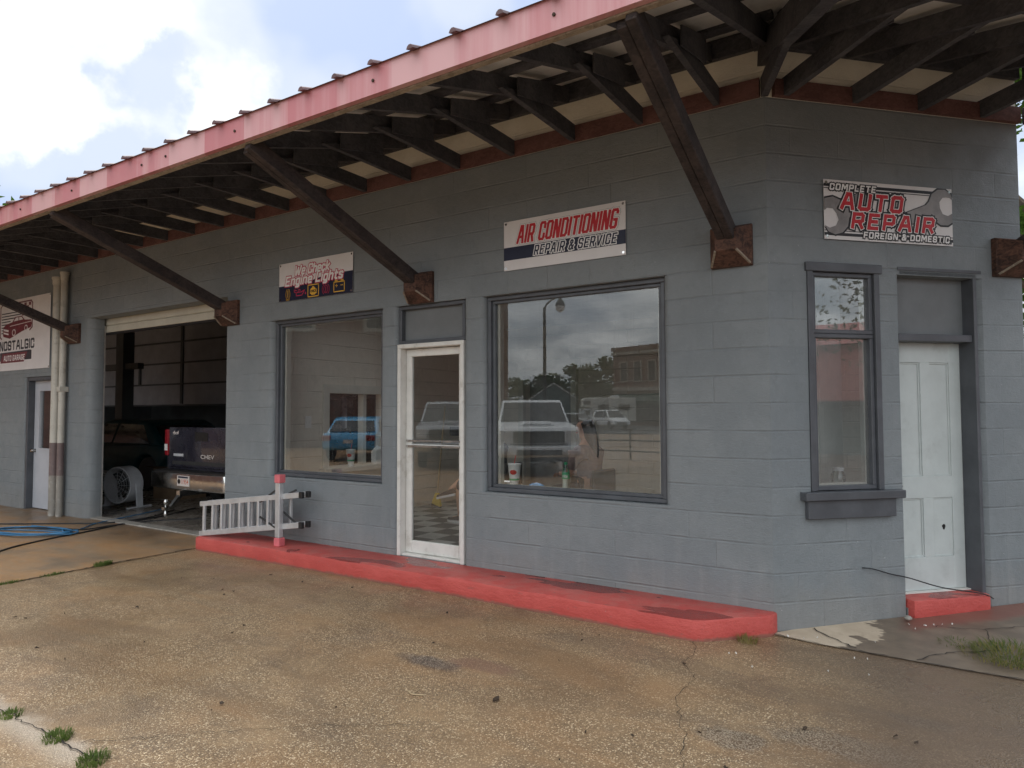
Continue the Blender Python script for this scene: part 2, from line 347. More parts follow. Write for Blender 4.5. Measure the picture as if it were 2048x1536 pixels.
M['rawwood'] = mat_wood('bare_fascia_wood', (.20, .165, .125), (.40, .34, .27))
M['fascia'] = mat_fascia()
M['roofmetal'] = mat('weathered_red_roofing', (.10, .045, .045), .5, .2, 3)
M['roofunder'] = mat('galvanised_underside', (.80, .80, .77), .55, .12, 3)
M['ground'] = mat_ground(); M['apron'] = mat_apron(); M['slab'] = mat_slab(); M['red'] = mat_redpaint(); M['check'] = mat_check()
M['asphalt'] = mat('asphalt', (.055, .055, .056), .8, .2, 2, .4, 60)
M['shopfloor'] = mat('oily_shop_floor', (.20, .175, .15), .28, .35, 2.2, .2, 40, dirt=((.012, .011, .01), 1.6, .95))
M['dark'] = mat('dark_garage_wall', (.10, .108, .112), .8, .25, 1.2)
M['ceil'] = mat('grey_ceiling', (.35, .35, .35), .8, .1)
M['officeceil'] = mat('white_ceiling', (.8, .79, .77), .8, .05)
M['ohdoor'] = mat('grey_overhead_door', (.34, .345, .37), .6, .1, 3)
M['creamdoor'] = mat('cream_overhead_door', (.52, .50, .42), .5, .08, 4)
M['black'] = mat('black_plastic', (.015, .015, .016), .45, .2)
M['rubber'] = mat('tyre_rubber', (.018, .018, .018), .75, .2)
M['pipe_w'] = mat('off_white_pipe_paint', (.52, .50, .44), .5, .07, 5, .15, 40, dirt=((.25, .22, .18), 9, .6))
M['pipe_p'] = mat('faded_maroon_pipe_paint', (.17, .125, .12), .55, .12, 7, .2, 40, dirt=((.40, .37, .33), 6, .8))
M['pipe_g'] = mat('grey_primer_pipe_paint', (.27, .25, .22), .55, .12, 7, .2, 40, dirt=((.55, .53, .48), 11, .7))
M['navytruck'] = mat('dark_navy_car_paint', (.028, .027, .040), .28, .2, 3, spec=.6, coat=.6, dirt=((.10, .09, .09), 5, .5))
M['teal'] = mat('dark_teal_car_paint', (.006, .035, .040), .5, .15, 3, spec=.2)
M['white'] = mat('white_car_paint', (.86, .86, .85), .4, .02, 3, coat=.3)
M['bluecar'] = mat('bright_blue_car_paint', (.06, .33, .58), .3, .06, 3, coat=.7)
M['silver'] = mat('silver_car_paint', (.42, .43, .44), .3, .05, 3, coat=.6)
M['cream_rv'] = mat('cream_fibreglass', (.66, .63, .55), .45, .05, 3)
M['redlens'] = mat('red_lamp_lens', (.26, .014, .022), .2, .15, 20)
M['clearlens'] = mat('clear_lamp_lens', (.72, .70, .68), .4, .1, 20)
M['plate'] = mat('pale_licence_plate', (.66, .60, .56), .45, .05)
M['orange_ink'] = mat('orange_red_ink', (.55, .12, .05), .5, .05)
M['navy_ink'] = mat('navy_ink', (.010, .014, .040), .42, .1)
M['black_ink'] = mat('black_ink', (.012, .012, .014), .42, .1)
M['red_ink'] = mat('red_ink', (.50, .018, .028), .42, .06)
M['pink_ink'] = mat('crimson_ink', (.50, .035, .095), .42, .06)
M['maroon_ink'] = mat('maroon_ink', (.16, .028, .038), .45, .06)
M['char_ink'] = mat('charcoal_ink', (.035, .037, .045), .45, .06)
M['yellow_ink'] = mat('amber_ink', (.72, .42, .05), .45, .05)
M['grey_ink'] = mat('grey_ink', (.24, .23, .23), .45, .22, 7)
M['lgrey_ink'] = mat('light_grey_ink', (.38, .37, .37), .45, .18, 7)
M['white_ink'] = mat('white_ink', (.78, .77, .76), .45, .03)
M['blue_ink'] = mat('blue_ink', (.025, .16, .50), .4, .25, 6)
M['vinyl'] = mat('white_vinyl', (.70, .68, .68), .38, .04, 3, .35, 5)
M['grey_plastic'] = mat('grey_plastic', (.50, .51, .53), .5, .1)
M['cardboard'] = mat('brown_cardboard', (.16, .105, .06), .8, .15)
M['hose_b'] = mat('blue_air_hose', (.04, .17, .33), .4, .1)
M['hose_k'] = mat('black_cable', (.014, .015, .018), .5, .1)
M['yellow'] = mat('yellow_plastic', (.62, .45, .04), .5, .08)
M['handle'] = mat('pale_wood_handle', (.36, .27, .16), .6, .1)
M['pink'] = mat('faded_red_plastic', (.66, .16, .18), .5, .12)
M['paper'] = mat('white_paper', (.76, .76, .74), .6, .03)
M['green_ink'] = mat('green_ink', (.03, .36, .16), .45, .06)
M['cupred'] = mat('red_cup_print', (.58, .03, .02), .45, .06)
M['bluebag'] = mat('blue_wrapper', (.10, .34, .66), .35, .2, 20)
M['skin'] = mat('skin', (.44, .24, .17), .5, .08, 12)
M['hair'] = mat('dark_brown_hair', (.022, .014, .010), .5, .3, 30, .4, 90)
M['shirt_d'] = mat('dark_shirt_cloth', (.022, .023, .030), .85, .15, 20, .3, 120)
M['shirt_r'] = mat('muted_rose_striped_cloth', (.17, .115, .105), .85, .2, 20, .3, 120)
M['denim'] = mat('dark_denim', (.03, .035, .05), .9, .2, 30, .3, 150)
M['shoe_w'] = mat('white_shoe', (.62, .62, .62), .6, .05)
M['brick'] = mat('red_brown_brick', (.15, .075, .055), .85, .25, 3, .3, 20)
M['stone'] = mat('pale_stone_trim', (.34, .30, .25), .8, .12)
M['awning'] = mat('dark_green_awning', (.02, .055, .045), .7, .1)
M['redbldg'] = mat('red_metal_cladding', (.50, .13, .115), .5, .1)
M['greenbldg'] = mat('grey_green_wall', (.10, .15, .14), .7, .1)
M['bark'] = mat('tree_bark', (.09, .07, .05), .9, .3, 8, .6, 20)
M['leaf'] = mat_foliage('green_leaves', (.030, .065, .014), (.075, .135, .030))
M['leafdark'] = mat_foliage('dark_green_leaves', (.020, .042, .014), (.045, .085, .024))
M['grass'] = mat_foliage('grass_blades', (.060, .098, .028), (.17, .215, .075))
M['grassdry'] = mat_foliage('dry_grass_blades', (.16, .14, .05), (.30, .26, .12))
M['deadleaf'] = mat('dry_leaf', (.045, .028, .016), .8, .3, 20)
M['chip'] = mat('white_paint_chip', (.62, .61, .57), .7, .05)
M['crack'] = mat('dark_crack', (.022, .017, .013), .95, .3, 20)
M['clear'] = mat_glass('clear_plastic', (.86, .92, .90), .6, .12)
M['iron'] = mat('dark_painted_iron', (.03, .032, .034), .5, .15)

# ------------------------------------------------------------------ mesh builder
class MB:
    def __init__(s): s.v = []; s.f = []; s.mi = []; s.mats = []
    def idx(s, m):
        if m not in s.mats: s.mats.append(m)
        return s.mats.index(m)
    def add(s, vs, fs, m=None):
        o = len(s.v); s.v += [tuple(x) for x in vs]; s.f += [tuple(o + i for i in f) for f in fs]
        s.mi += [s.idx(m) if m else 0] * len(fs); return s
    def box(s, x0, x1, y0, y1, z0, z1, m=None):
        vs = [(x, y, z) for x in (x0, x1) for y in (y0, y1) for z in (z0, z1)]
        return s.add(vs, [(0, 1, 3, 2), (4, 6, 7, 5), (0, 4, 5, 1), (2, 3, 7, 6), (0, 2, 6, 4), (1, 5, 7, 3)], m)
    def obox(s, c, ax, ay, az, m=None):
        c = Vector(c); ax, ay, az = Vector(ax), Vector(ay), Vector(az)
        vs = [c + i * ax + j * ay + k * az for i in (-1, 1) for j in (-1, 1) for k in (-1, 1)]
        return s.add(vs, [(0, 1, 3, 2), (4, 6, 7, 5), (0, 4, 5, 1), (2, 3, 7, 6), (0, 2, 6, 4), (1, 5, 7, 3)], m)
    def beam(s, a, b, wd, ht, up=(0, 0, 1), m=None):
        a, b = Vector(a), Vector(b); d = (b - a).normalized(); sx = d.cross(Vector(up)).normalized(); u = sx.cross(d)
        return s.obox((a + b) / 2, (b - a) / 2, sx * wd / 2, u * ht / 2, m)
    def prism(s, poly, z0, z1, m=None):          # plan polygon, vertical
        n = len(poly); vs = [(x, y, z0) for x, y in poly] + [(x, y, z1) for x, y in poly]
        fs = [tuple(range(n))[::-1], tuple(range(n, 2 * n))] + [(i, (i + 1) % n, n + (i + 1) % n, n + i) for i in range(n)]
        return s.add(vs, fs, m)
    def ext(s, pts, vec, m=None):                # any planar polygon extruded along vec
        n = len(pts); vec = Vector(vec); vs = [Vector(p) for p in pts]; vs += [p + vec for p in vs]
        return s.add(vs, [tuple(range(n))[::-1], tuple(range(n, 2 * n))] + [(i, (i + 1) % n, n + (i + 1) % n, n + i) for i in range(n)], m)
    def tube(s, path, r, n=8, m=None, cap=True):
        path = [Vector(p) for p in path]; rs = r if isinstance(r, (list, tuple)) else [r] * len(path)
        rings = []; prev = None
        for i, p in enumerate(path):
            d = (path[min(i + 1, len(path) - 1)] - path[max(i - 1, 0)]).normalized()
            if prev is None:
                a = d.orthogonal().normalized()
            else:
                a = prev - d * prev.dot(d); a = a.normalized() if a.length > 1e-6 else d.orthogonal().normalized()
            prev = a; b = d.cross(a)
            rings.append([p + rs[i] * (a * cos(2 * pi * k / n) + b * sin(2 * pi * k / n)) for k in range(n)])
        vs = [v for rg in rings for v in rg]; fs = []
        for i in range(len(rings) - 1):
            for k in range(n): fs.append((i * n + k, i * n + (k + 1) % n, (i + 1) * n + (k + 1) % n, (i + 1) * n + k))
        if cap: fs += [tuple(range(n))[::-1], tuple((len(rings) - 1) * n + k for k in range(n))]
        return s.add(vs, fs, m)
    def lathe(s, prof, c=(0, 0, 0), n=20, ax='z', m=None):
        vs = []; fs = []
        for r, h in prof:
            for k in range(n):
                a = 2 * pi * k / n; q = (r * cos(a), r * sin(a), h)
                if ax == 'y': q = (q[0], q[2], q[1])
                if ax == 'x': q = (q[2], q[0], q[1])
                vs.append((c[0] + q[0], c[1] + q[1], c[2] + q[2]))
        for i in range(len(prof) - 1):
            for k in range(n): fs.append((i * n + k, i * n + (k + 1) % n, (i + 1) * n + (k + 1) % n, (i + 1) * n + k))
        fs += [tuple(range(n))[::-1], tuple((len(prof) - 1) * n + k for k in range(n))]
        return s.add(vs, fs, m)
    def build(s, name, m, parent=None, smooth=False, bevel=0., seg=2, fix=True, off=None):
        me = bpy.data.meshes.new(name); me.from_pydata(s.v, [], s.f)
        mats = s.mats if s.mats and s.mats[0] else []
        if mats:
            for q in mats: me.materials.append(q)
            for p, i in zip(me.polygons, s.mi): p.material_index = i
        else: me.materials.append(m)
        bm = bmesh.new(); bm.from_mesh(me)
        if fix: bmesh.ops.recalc_face_normals(bm, faces=bm.faces)
        if bevel:
            es = [e for e in bm.edges if len(e.link_faces) == 2 and e.calc_face_angle(0) > .5]
            bmesh.ops.bevel(bm, geom=es, offset=bevel, segments=seg, profile=.5, affect='EDGES', clamp_overlap=True)
        bm.to_mesh(me); bm.free()
        if smooth:
            for p in me.polygons: p.use_smooth = True
            me.set_sharp_from_angle(angle=radians(40))
        o = bpy.data.objects.new(name, me); COL.objects.link(o)
        if parent is not None: o.parent = parent
        if off is not None: o.location = off
        return o

def tag(o, label=None, cat=None, group=None, kind=None):
    if label: o['label'] = label
    if cat: o['category'] = cat
    if group: o['group'] = group
    if kind: o['kind'] = kind
    return o
def thing(name, label, cat, loc=(0, 0, 0), rz=0, group=None):
    o = bpy.data.objects.new(name, None); COL.objects.link(o); o.location = loc; o.rotation_euler = (0, 0, rz); o.empty_display_size = .2
    return tag(o, label, cat, group)
def dup(root, loc, rz=None, label=None, group=None, scale=None):
    def rec(o, par):
        c = o.copy(); COL.objects.link(c)
        if par is not None: c.parent = par
        for ch in list(o.children): rec(ch, c)
        return c
    r = rec(root, None); r.location = loc
    if rz is not None: r.rotation_euler = (0, 0, rz)
    if label: r['label'] = label
    if group: r['group'] = group
    if scale: r.scale = (scale,) * 3
    return r
S2 = sqrt(.5)
def Bp(s, o, z=0.): return Vector((s * S2 + o * S2, s * S2 - o * S2, z))      # along wall B, o metres out from it

# ------------------------------------------------------------------ setting: ground
g = MB(); N = 40
g.add([(-400, -400, 0), (400, -400, 0), (400, 400, 0), (-400, 400, 0)], [(0, 1, 2, 3)])
tag(g.build('ground', M['ground']), kind='structure')
g = MB(); g.add([(-30, -40, .004), (-6.3, -40, .004), (-6.29, -.44, .004), (-6.3, .21, .004), (-30, .21, .004)], [(0, 1, 2, 3, 4)])
tag(g.build('driveway', M['apron']), kind='structure')
g = MB()
def sz(y): return .005 + .042 * max(0, y + .1)
pts = [(-.02, -.05), (.3, -.1), (.9, -.12), (1.5, -.13), (4.2, -.1), (4.2, 3), (1.7, 3), (1.62, 1.6), (.1, .1)]
g.add([(x, y, sz(y)) for x, y in pts], [tuple(range(len(pts)))])
tag(g.build('pavement', M['slab']), kind='structure')
g = MB(); g.add([(-400, -64, .008), (400, -64, .008), (400, -38, .008), (-400, -38, .008)], [(0, 1, 2, 3)])
tag(g.build('road', M['asphalt']), kind='structure')
# red raised walkway
g = MB(); poly = [(-6.27, 0.02), (-6.27, -.38), (-6.2, -.46), (-4, -.44), (-2.5, -.44), (-.56, -.485), (-.44, -.48), (-.36, -.44), (-.03, -.13), (0.0, -.09), (0.02, .02)]
rj = random.Random(17); dense = []
for i in range(len(poly)):
    a, b_ = Vector(poly[i]), Vector(poly[(i + 1) % len(poly)]); n = max(1, int((b_ - a).length / .11))
    for k_ in range(n):
        q = a.lerp(b_, k_ / n); front = q.y < -.06
        dense.append((q.x + rj.uniform(-.004, .004) * front, q.y + rj.uniform(-.006, .006) * front))
g.prism(dense, -.05, .148)
g.v = [(x, y, z + (rj.uniform(-.0035, .0035) if z > 0 else 0)) for x, y, z in g.v]
tag(g.build('walkway', M['red'], bevel=.020, seg=2, smooth=True), kind='structure')

# ------------------------------------------------------------------ the building
shop = thing('repair_shop', 'grey painted concrete block repair shop with a deep wooden canopy and angled corner', 'building')
ZT = 3.865; TH = .2
def pier(mb, x0, x1, z0, z1, rl=.055, rr=.055, th=TH):
    def corner(cx, cy, r, a0, a1):
        return [(cx + r * cos(a), cy + r * sin(a)) for a in [a0 + (a1 - a0) * i / 5 for i in range(6)]]
    p = []
    p += corner(x0 + rl, rl, rl, pi, 1.5 * pi) if rl else [(x0, 0)]
    p += corner(x1 - rr, rr, rr, 1.5 * pi, 2 * pi) if rr else [(x1, 0)]
    p += [(x1, th), (x0, th)]
    mb.prism(p, z0, z1)
W = MB()
pier(W, -30, -21, 0, 2.17, 0, .04); pier(W, -14.6, -11.75, 0, 2.17, .04, .04)  # the gap between these piers is an unseen bay opening added to light the garage
pier(W, -10.75, -9.66, 0, 2.17, .04, .15); pier(W, -10.75, -9.66, 2.17, 3.0, 0, .15)
pier(W, -6.36, -5.49, 0, .84, .03, 0); pier(W, -6.36, -5.49, .84, 2.635, .03, .075); pier(W, -6.36, -5.49, 2.635, 3.0, .03, 0)
pier(W, -3.79, -3.565, 0, .84, 0, .055); pier(W, -3.79, -3.565, .84, 2.635, .055, .055); pier(W, -2.735, -2.5, 0, .84, .055, 0); pier(W, -2.735, -2.5, .84, 2.635, .055, .055)
W.box(-30, -21, 0, TH, 2.17, 3.0); W.box(-14.6, -10.75, 0, TH, 2.17, 3.0); W.box(-30, -5.49, 0, TH, 3.0, ZT); W.box(-5.49, 0, 0, TH, 2.635, 3.0)
W.prism([(-5.49, 0), (0, 0), (-.083, TH), (-5.49, TH)], 3.0, ZT)
W.box(-5.49, -3.79, 0, TH, 0, .84); W.box(-2.5, -.79, 0, TH, 0, .84); W.box(-3.565, -2.735, .02, TH, 0, .15)
# corner pier on wall A with the mitre
r = .055
W.prism([(-.79, r)] + [(-.79 + r + r * cos(a), r + r * sin(a)) for a in [pi + .5 * pi * i / 5 for i in range(1, 6)]] + [(0, 0), (-.083, TH), (-.79, TH)], .84, 2.635)
W.prism([(-.79, 0), (0, 0), (-.083, TH), (-.79, TH)], 0, .84)
# wall B (window and panelled door)
SE = 2.27
def bprism(mb, s0, s1, z0, z1, i0=None, i1=None, r0=0, r1=0):
    a = [Bp(s0 + r0, 0)] + ([Bp(s1 - r1, 0), Bp(s1, -r1)] if r1 else [Bp(s1, 0)]) + [Bp(s1 if i1 is None else i1, -TH), Bp(s0 if i0 is None else i0, -TH)] + ([Bp(s0, -r0)] if r0 else [])
    mb.prism([(p.x, p.y) for p in a], z0, z1)
i0 = .0828
bprism(W, 0, .315, 0, 2.6, i0=i0); bprism(W, .935, 1.115, 0, 2.6, r1=.02); bprism(W, 1.83, SE, 0, 2.6, i1=SE - .0, r0=.05)
bprism(W, .315, .935, 0, .94); bprism(W, 1.115, 1.83, 0, .10); bprism(W, 0, SE, 2.6, ZT, i0=i0)
E0 = Bp(SE, 0)
for y0, y1, z0, z1 in ((E0.y, 2.1, 0, ZT), (4.6, 14, 0, ZT), (2.1, 4.6, 0, .9), (2.1, 4.6, 2.75, ZT)): W.box(E0.x - TH, E0.x, y0, y1, z0, z1)      # wall round the corner, with an unseen side window added to light the office
wall = W.build('wall', M['block'], shop, smooth=True)
U = MB()
U.prism([(-30, .003), (.001, .003), (-.082, TH - .003), (-30, TH - .003)], ZT, 4.62)
bprism(U, 0.002, SE - .003, ZT, 4.62, i0=i0); U.box(E0.x - TH + .003, E0.x - .003, E0.y, 14, ZT, 4.62)
tag(U.build('upper_wall', M['cream'], shop), label='cream painted blocks above the grey, seen between the rafters')

# --- roof over the canopy
ES = 2.05                                     # eave distance
hipA = (.849, -ES); hipB = Vector((E0.x + ES, E0.x + ES - 2.899))
def zr(d): return 4.39 - .33 * d              # underside of the metal, d = metres out from the wall
R = MB()
def rq(a, b, c, d): R.add([a, b, c, d], [(0, 1, 2, 3)])
XL = -30
top = -.25
def roofpoly(pts, th=.012):
    n = len(pts)
    R.add(pts + [(x, y, z + th) for x, y, z in pts], [tuple(range(n)), tuple(range(2 * n - 1, n - 1, -1))] + [(i, (i + 1) % n, n + (i + 1) % n, n + i) for i in range(n)], None)
k = top * .41421
EE = SE + .12
q0, q1 = Bp(EE, ES - .004), Bp(EE, -.25)
roofpoly([(XL, -ES + .004, zr(ES)), (hipA[0], -ES + .004, zr(ES)), (-.1036, .25, zr(top)), (XL, .25, zr(top))])
roofpoly([(hipA[0], -ES + .004, zr(ES)), (q0.x, q0.y, zr(ES)), (q1.x, q1.y, zr(top)), (-.1036, .25, zr(top))])
roof = R.build('roof', M['roofunder'], shop)
RB = MB()                                     # ribs of the metal roofing, on top
x = -29.0
ribs = []
while x < .6:
    ribs.append(x); x += .3155
for x in ribs:
    yb = .24 if x < -.1 else -max(0, x) * 2.414 + .02
    if yb < -ES + .2: continue
    a, b = (x, -ES - .075, zr(ES + .075) + .02), (x, yb, zr(-yb) + .02)
    RB.ext([(x - .026, -ES - .075, zr(ES + .075) + .011), (x + .026, -ES - .075, zr(ES + .075) + .011), (x + .019, -ES - .075, zr(ES + .075) + .028), (x + .007, -ES - .075, zr(ES + .075) + .037), (x - .007, -ES - .075, zr(ES + .075) + .037), (x - .019, -ES - .075, zr(ES + .075) + .028)], (0, yb + ES + .075, zr(-yb) - zr(ES + .075)))
RB.add([(XL, -ES - .03, zr(ES + .03) + .0145), (hipA[0] + .01, -ES - .03, zr(ES + .03) + .0145), (-.1036, .25, zr(top) + .0145), (XL, .25, zr(top) + .0145)], [(0, 1, 2, 3)])
RB.build('roof_ribs', M['roofmetal'], roof)
F = MB()                                      # red metal fascia with a turned lip
def fas(a, b, out, z0=3.543, z1=3.728):
    a, b, out = Vector(a), Vector(b), Vector(out)
    mid = (a + b) / 2
    F.obox(Vector((mid.x, mid.y, (z0 + z1) / 2)) + out * .008, (b - a) / 2, out * .004, (0, 0, (z1 - z0) / 2))
    F.obox(Vector((mid.x, mid.y, z0 + .004)) + out * -.012, (b - a) / 2, out * .016, (0, 0, .004))
fas((XL, -ES, 0), (hipA[0], -ES, 0), (0, -1, 0)); e0 = Bp(EE, ES); fas((hipA[0], -ES, 0), (e0.x, e0.y, 0), (S2, -S2, 0))
F.build('fascia', M['fascia'], shop)
for x in (-.62, -1.9, -3.28, -4.17, -4.52, -5.7, -6.75, -7.7, -8.0, -9.4, -10.9):
    SCW = MB(); SCW.lathe([(.001, 0), (.010, 0), (.010, -.008), (.001, -.010)], (x, -ES - .0125, 3.628), 8, 'y'); SCW.build('fascia_screw', M['deadleaf'], shop)
FW = MB()                                     # raw timber sub-fascia
def sub(a, b, inn, m=None):
    a, b, inn = Vector(a), Vector(b), Vector(inn); mid = (a + b) / 2
    FW.obox(Vector((mid.x, mid.y, 3.6)) + inn * .05, (b - a) / 2, inn * .019, (0, 0, .066))
sub((XL, -ES, 0), (hipA[0] - .03, -ES, 0), (0, 1, 0)); sub((hipA[0], -ES, 0), (e0.x, e0.y, 0), (-S2, S2, 0))
FW.build('fascia_board', M['rawwood'], shop)
# ledgers on the wall
L1 = MB(); L2 = MB()
L1.box(XL, -.03, -.04, -.001, ZT + .002, ZT + .135); L2.box(XL, -.03, -.045, -.001, 4.225, 4.37)
for a, b, mb, z0, z1 in ((.06, SE, L1, ZT + .002, ZT + .125), (.06, SE, L2, 4.225, 4.37)):
    p = [Bp(a, .001), Bp(b, .001), Bp(b, .042), Bp(a, .042)]
    mb.prism([(q.x, q.y) for q in p], z0, z1)
L1.build('ledger_board', M['ledger'], shop); L2.build('ledger_board', M['wood'], shop)
# trusses: lower chord, sloping rafter
def truss(base, outv, side, doub=0.):
    outv = Vector(outv); side = Vector(side); base = Vector(base)
    t = MB(); hw = .022
    P = lambda d, z: base + outv * d + Vector((0, 0, z))
    def plate(pts, off, hw=hw):
        t.ext([P(d, z) + side * (off - hw) for d, z in pts], side * 2 * hw)
    plate([(.05, 4.2), (1.98, 3.563), (1.98, 3.70), (.05, 4.337)], -.024)                     # rafter
    plate([(.0, ZT + .004), (.95, ZT), (1.17, ZT - .005), (.72, ZT + .135), (.0, ZT + .139)], .022)   # chord nailed beside it
    plate([(.47, ZT + .12), (1.0, ZT + .0), (1.0, 4.0), (.47, 4.18)], .068, .006)            # ply gusset
    # blocking between truss and ledger
    return t.build('truss', M['wood'], shop)
x = -.36
while x > -20:
    truss((x, 0, 0), (0, -1, 0), (1, 0, 0)); x -= .606
for s in (.13, .71, 1.29, 1.87, 2.33):
    b = Bp(s, 0); truss((b.x, b.y, 0), (S2, -S2, 0), (S2, S2, 0))
# hips
for c, e in (((0, 0), hipA),):
    h = MB(); d = Vector((e[0] - c[0], e[1] - c[1], 0)); n = d.normalized()
    a = Vector((c[0], c[1], 4.19)) + n * .02; b = Vector((e[0], e[1], 3.53)) - n * .1
    h.beam(a, b, .09, .19); h.beam(Vector((c[0], c[1], ZT + .07)), Vector((c[0], c[1], ZT + .07)) + n * 1.0, .05, .14)
    for q in (-1, 1):
        sd2 = Vector((-n.y, n.x, 0)) * q
        h.beam(Vector((c[0], c[1], 4.27)) + n * .05 + sd2 * .05, Vector((c[0], c[1], 4.27)) + n * .42 + sd2 * .17, .05, .17)
    h.build('hip_rafter', M['wood'], shop)
# jack rafters of the hip bays
for xx, c0 in ((.06, 0), (.45, 0)):
    y0 = -xx * 2.414 - .05
    j = MB(); j.beam((xx, y0, 4.27 + .33 * y0), (xx, -1.98, 4.27 - .33 * 1.98), .044, .14); j.build('jack_rafter', M['wood'], shop)
for s in (-.35, -.75):
    p0 = Bp(s, 0); dmin = -s * 2.414 + .05
    a = Bp(s, dmin, 4.27 - .33 * dmin); b = Bp(s, 1.98, 4.27 - .33 * 1.98)
    if (b - a).length > .25:
        j = MB(); j.beam(a, b, .044, .14); j.build('jack_rafter', M['wood'], shop)
# purlins
for d in (.42, 1.12, 1.78):
    p = MB(); z = zr(d) - .022
    hx = .4142 * d
    p.beam((XL, -d, z), (hx - .03, -d, z), .085, .04); p.build('purlin', M['wood'], shop)
    p = MB(); a = Bp(-.4142 * d + .03, d, z); b = Bp(EE, d, z); p.beam(a, b, .085, .04); p.build('purlin', M['wood'], shop)
# knee braces with boxed feet
def brace(base, outv, side, ztop=3.555, dtop=2.0, z0=2.785):
    outv = Vector(outv); side = Vector(side); base = Vector(base)
    up = Vector((0, 0, 1)); b = MB()
    P = lambda d, z: base + outv * d + up * z
    a, e = P(.05, z0 + .03), P(dtop, ztop); d = (e - a).normalized(); u = side.cross(d).normalized()
    if u.z < 0: u = -u
    b.obox((a + e) / 2 + side * .031, (e - a) / 2, side * .030, u * .060); 
    b.obox((a + e) / 2 - side * .031 + d * -.02, (e - a) / 2 * .985, side * .030, u * .055)
    br = b.build('brace', M['brace'], shop, bevel=.006, seg=1)
    k = MB(); hw = .15; zc = z0; kbs = []
    q = [(-hw, zc - hw), (hw, zc - hw), (hw, zc + hw), (-hw, zc + hw)]
    V = lambda s_, z, dd: base + side * s_ + up * z + outv * dd
    vs = [V(s_, z, .001) for s_, z in q] + [V(s_, z, .040) for s_, z in q] + [V(s_ * .95, zc + (z - zc) * .95, .050) for s_, z in q] + [V(s_ * .50, zc + (z - zc) * .50 + .02, .19) for s_, z in q]
    fs = [(3, 2, 1, 0)]
    for j in range(3):
        for i in range(4): fs.append((j * 4 + i, j * 4 + (i + 1) % 4, (j + 1) * 4 + (i + 1) % 4, (j + 1) * 4 + i))
    fs.append((12, 13, 14, 15)); k.add(vs, fs)
    for s_ in (-1, 1):      # mitred edge battens of the lower foot
        kb_ = MB(); kb_.beam(V(s_ * hw * .93, zc - hw * .93, .053), V(s_ * hw * .50, zc - hw * .38, .19), .014, .014); kbs.append(kb_)
    bk = k.build('bracket', M['bracket'], br)
    for kb_ in kbs: kb_.build('bracket_batten', M['rawwood'], br)
for x in (-.25, -3.235, -6.245, -10.09, -13.1): brace((x, 0, 0), (0, -1, 0), (1, 0, 0))
b = Bp(2.13, 0); brace((b.x, b.y, 0), (S2, -S2, 0), (S2, S2, 0), z0=2.77)

# ------------------------------------------------------------------ windows, doors of the building
def frame_rect(mb, P, u0, u1, z0, z1, wd, d0, d1, sides='lrtb', m=None):
    # P(u, d, z): d = depth into the wall; members butt end to end
    def bx(a, b, c, e):
        vs = [P(u, d, z) for u in (a, b) for d in (d0, d1) for z in (c, e)]
        mb.add(vs, [(0, 1, 3, 2), (4, 6, 7, 5), (0, 4, 5, 1), (2, 3, 7, 6), (0, 2, 6, 4), (1, 5, 7, 3)], m)
    if 't' in sides: bx(u0, u1, z1 - wd, z1)
    if 'b' in sides: bx(u0, u1, z0, z0 + wd)
    lo = z0 + wd if 'b' in sides else z0; hi = z1 - wd if 't' in sides else z1
    if 'l' in sides: bx(u0, u0 + wd, lo, hi)
    if 'r' in sides: bx(u1 - wd, u1, lo, hi)
PA = lambda u, d, z: Vector((u, d, z))
PBf = lambda u, d, z: Bp(u, -d, z)
def pane(P, u0, u1, z0, z1, d, name, m, parent, th=.006):
    g = MB(); vs = [P(u, dd, z) for u in (u0, u1) for dd in (d, d + th) for z in (z0, z1)]
    # a single outer sheet: the two-sided Fresnel is in the material
    g.add([P(u0, d, z0), P(u1, d, z0), P(u1, d, z1), P(u0, d, z1)], [(0, 1, 2, 3)])
    return g.build(name, m, parent, fix=False)
def big_window(x0, x1):
    w_ = MB(); frame_rect(w_, PA, x0 + .003, x1 - .003, .845, 2.632, .035, .055, .12); frame_rect(w_, PA, x0 + .038, x1 - .038, .88, 2.597, .028, .085, .135)
    win = w_.build('window', M['trim'], shop, bevel=.004, seg=1)
    s = MB(); frame_rect(s, PA, x0 + .03, x1 - .03, .842, 2.63, .06, .1385, .2); s.build('sash_stop', M['jamb'], win)
    pane(PA, x0 + .06, x1 - .06, .9, 2.575, .112, 'pane', M['glass'], win)
    b_ = MB(); b_.box(x0 - .03, x1 + .03, .202, .36, .83, .862); b_.build('window_board', M['jamb'], win)
big_window(-5.49, -3.79); big_window(-2.5, -.79)
# glazed white entrance door with a blank transom above
x0, x1 = -3.565, -2.735
tb = MB(); frame_rect(tb, PA, x0 + .003, x1 - .003, 2.25, 2.632, .035, .03, .12)
tr = tb.build('transom', M['trim'], shop, bevel=.004, seg=1)
q = MB(); q.box(x0 + .04, x1 - .04, .085, .11, 2.287, 2.596); q.build('transom_panel', M['panel'], tr)
fr = MB(); frame_rect(fr, PA, x0 + .002, x1 - .002, .15, 2.248, .042, .004, .17, 'lrt'); fr.box(x0 + .045, x1 - .045, .03, .17, .15, .172)
door = fr.build('glass_door', M['whitefr'], shop, bevel=.004, seg=1)
lf = MB(); frame_rect(lf, PA, x0 + .047, x1 - .047, .175, 2.2, .073, .09, .13, 'lrt'); lf.box(x0 + .121, x1 - .121, .09, .13, .175, .295)
lf.box(x0 + .12, x1 - .11, .096, .124, 1.225, 1.25)
lf.build('door_leaf', M['whitefr'], door, bevel=.004, seg=1)
pane(PA, x0 + .118, x1 - .108, .293, 2.127, .11, 'pane', M['doorglass'], door)
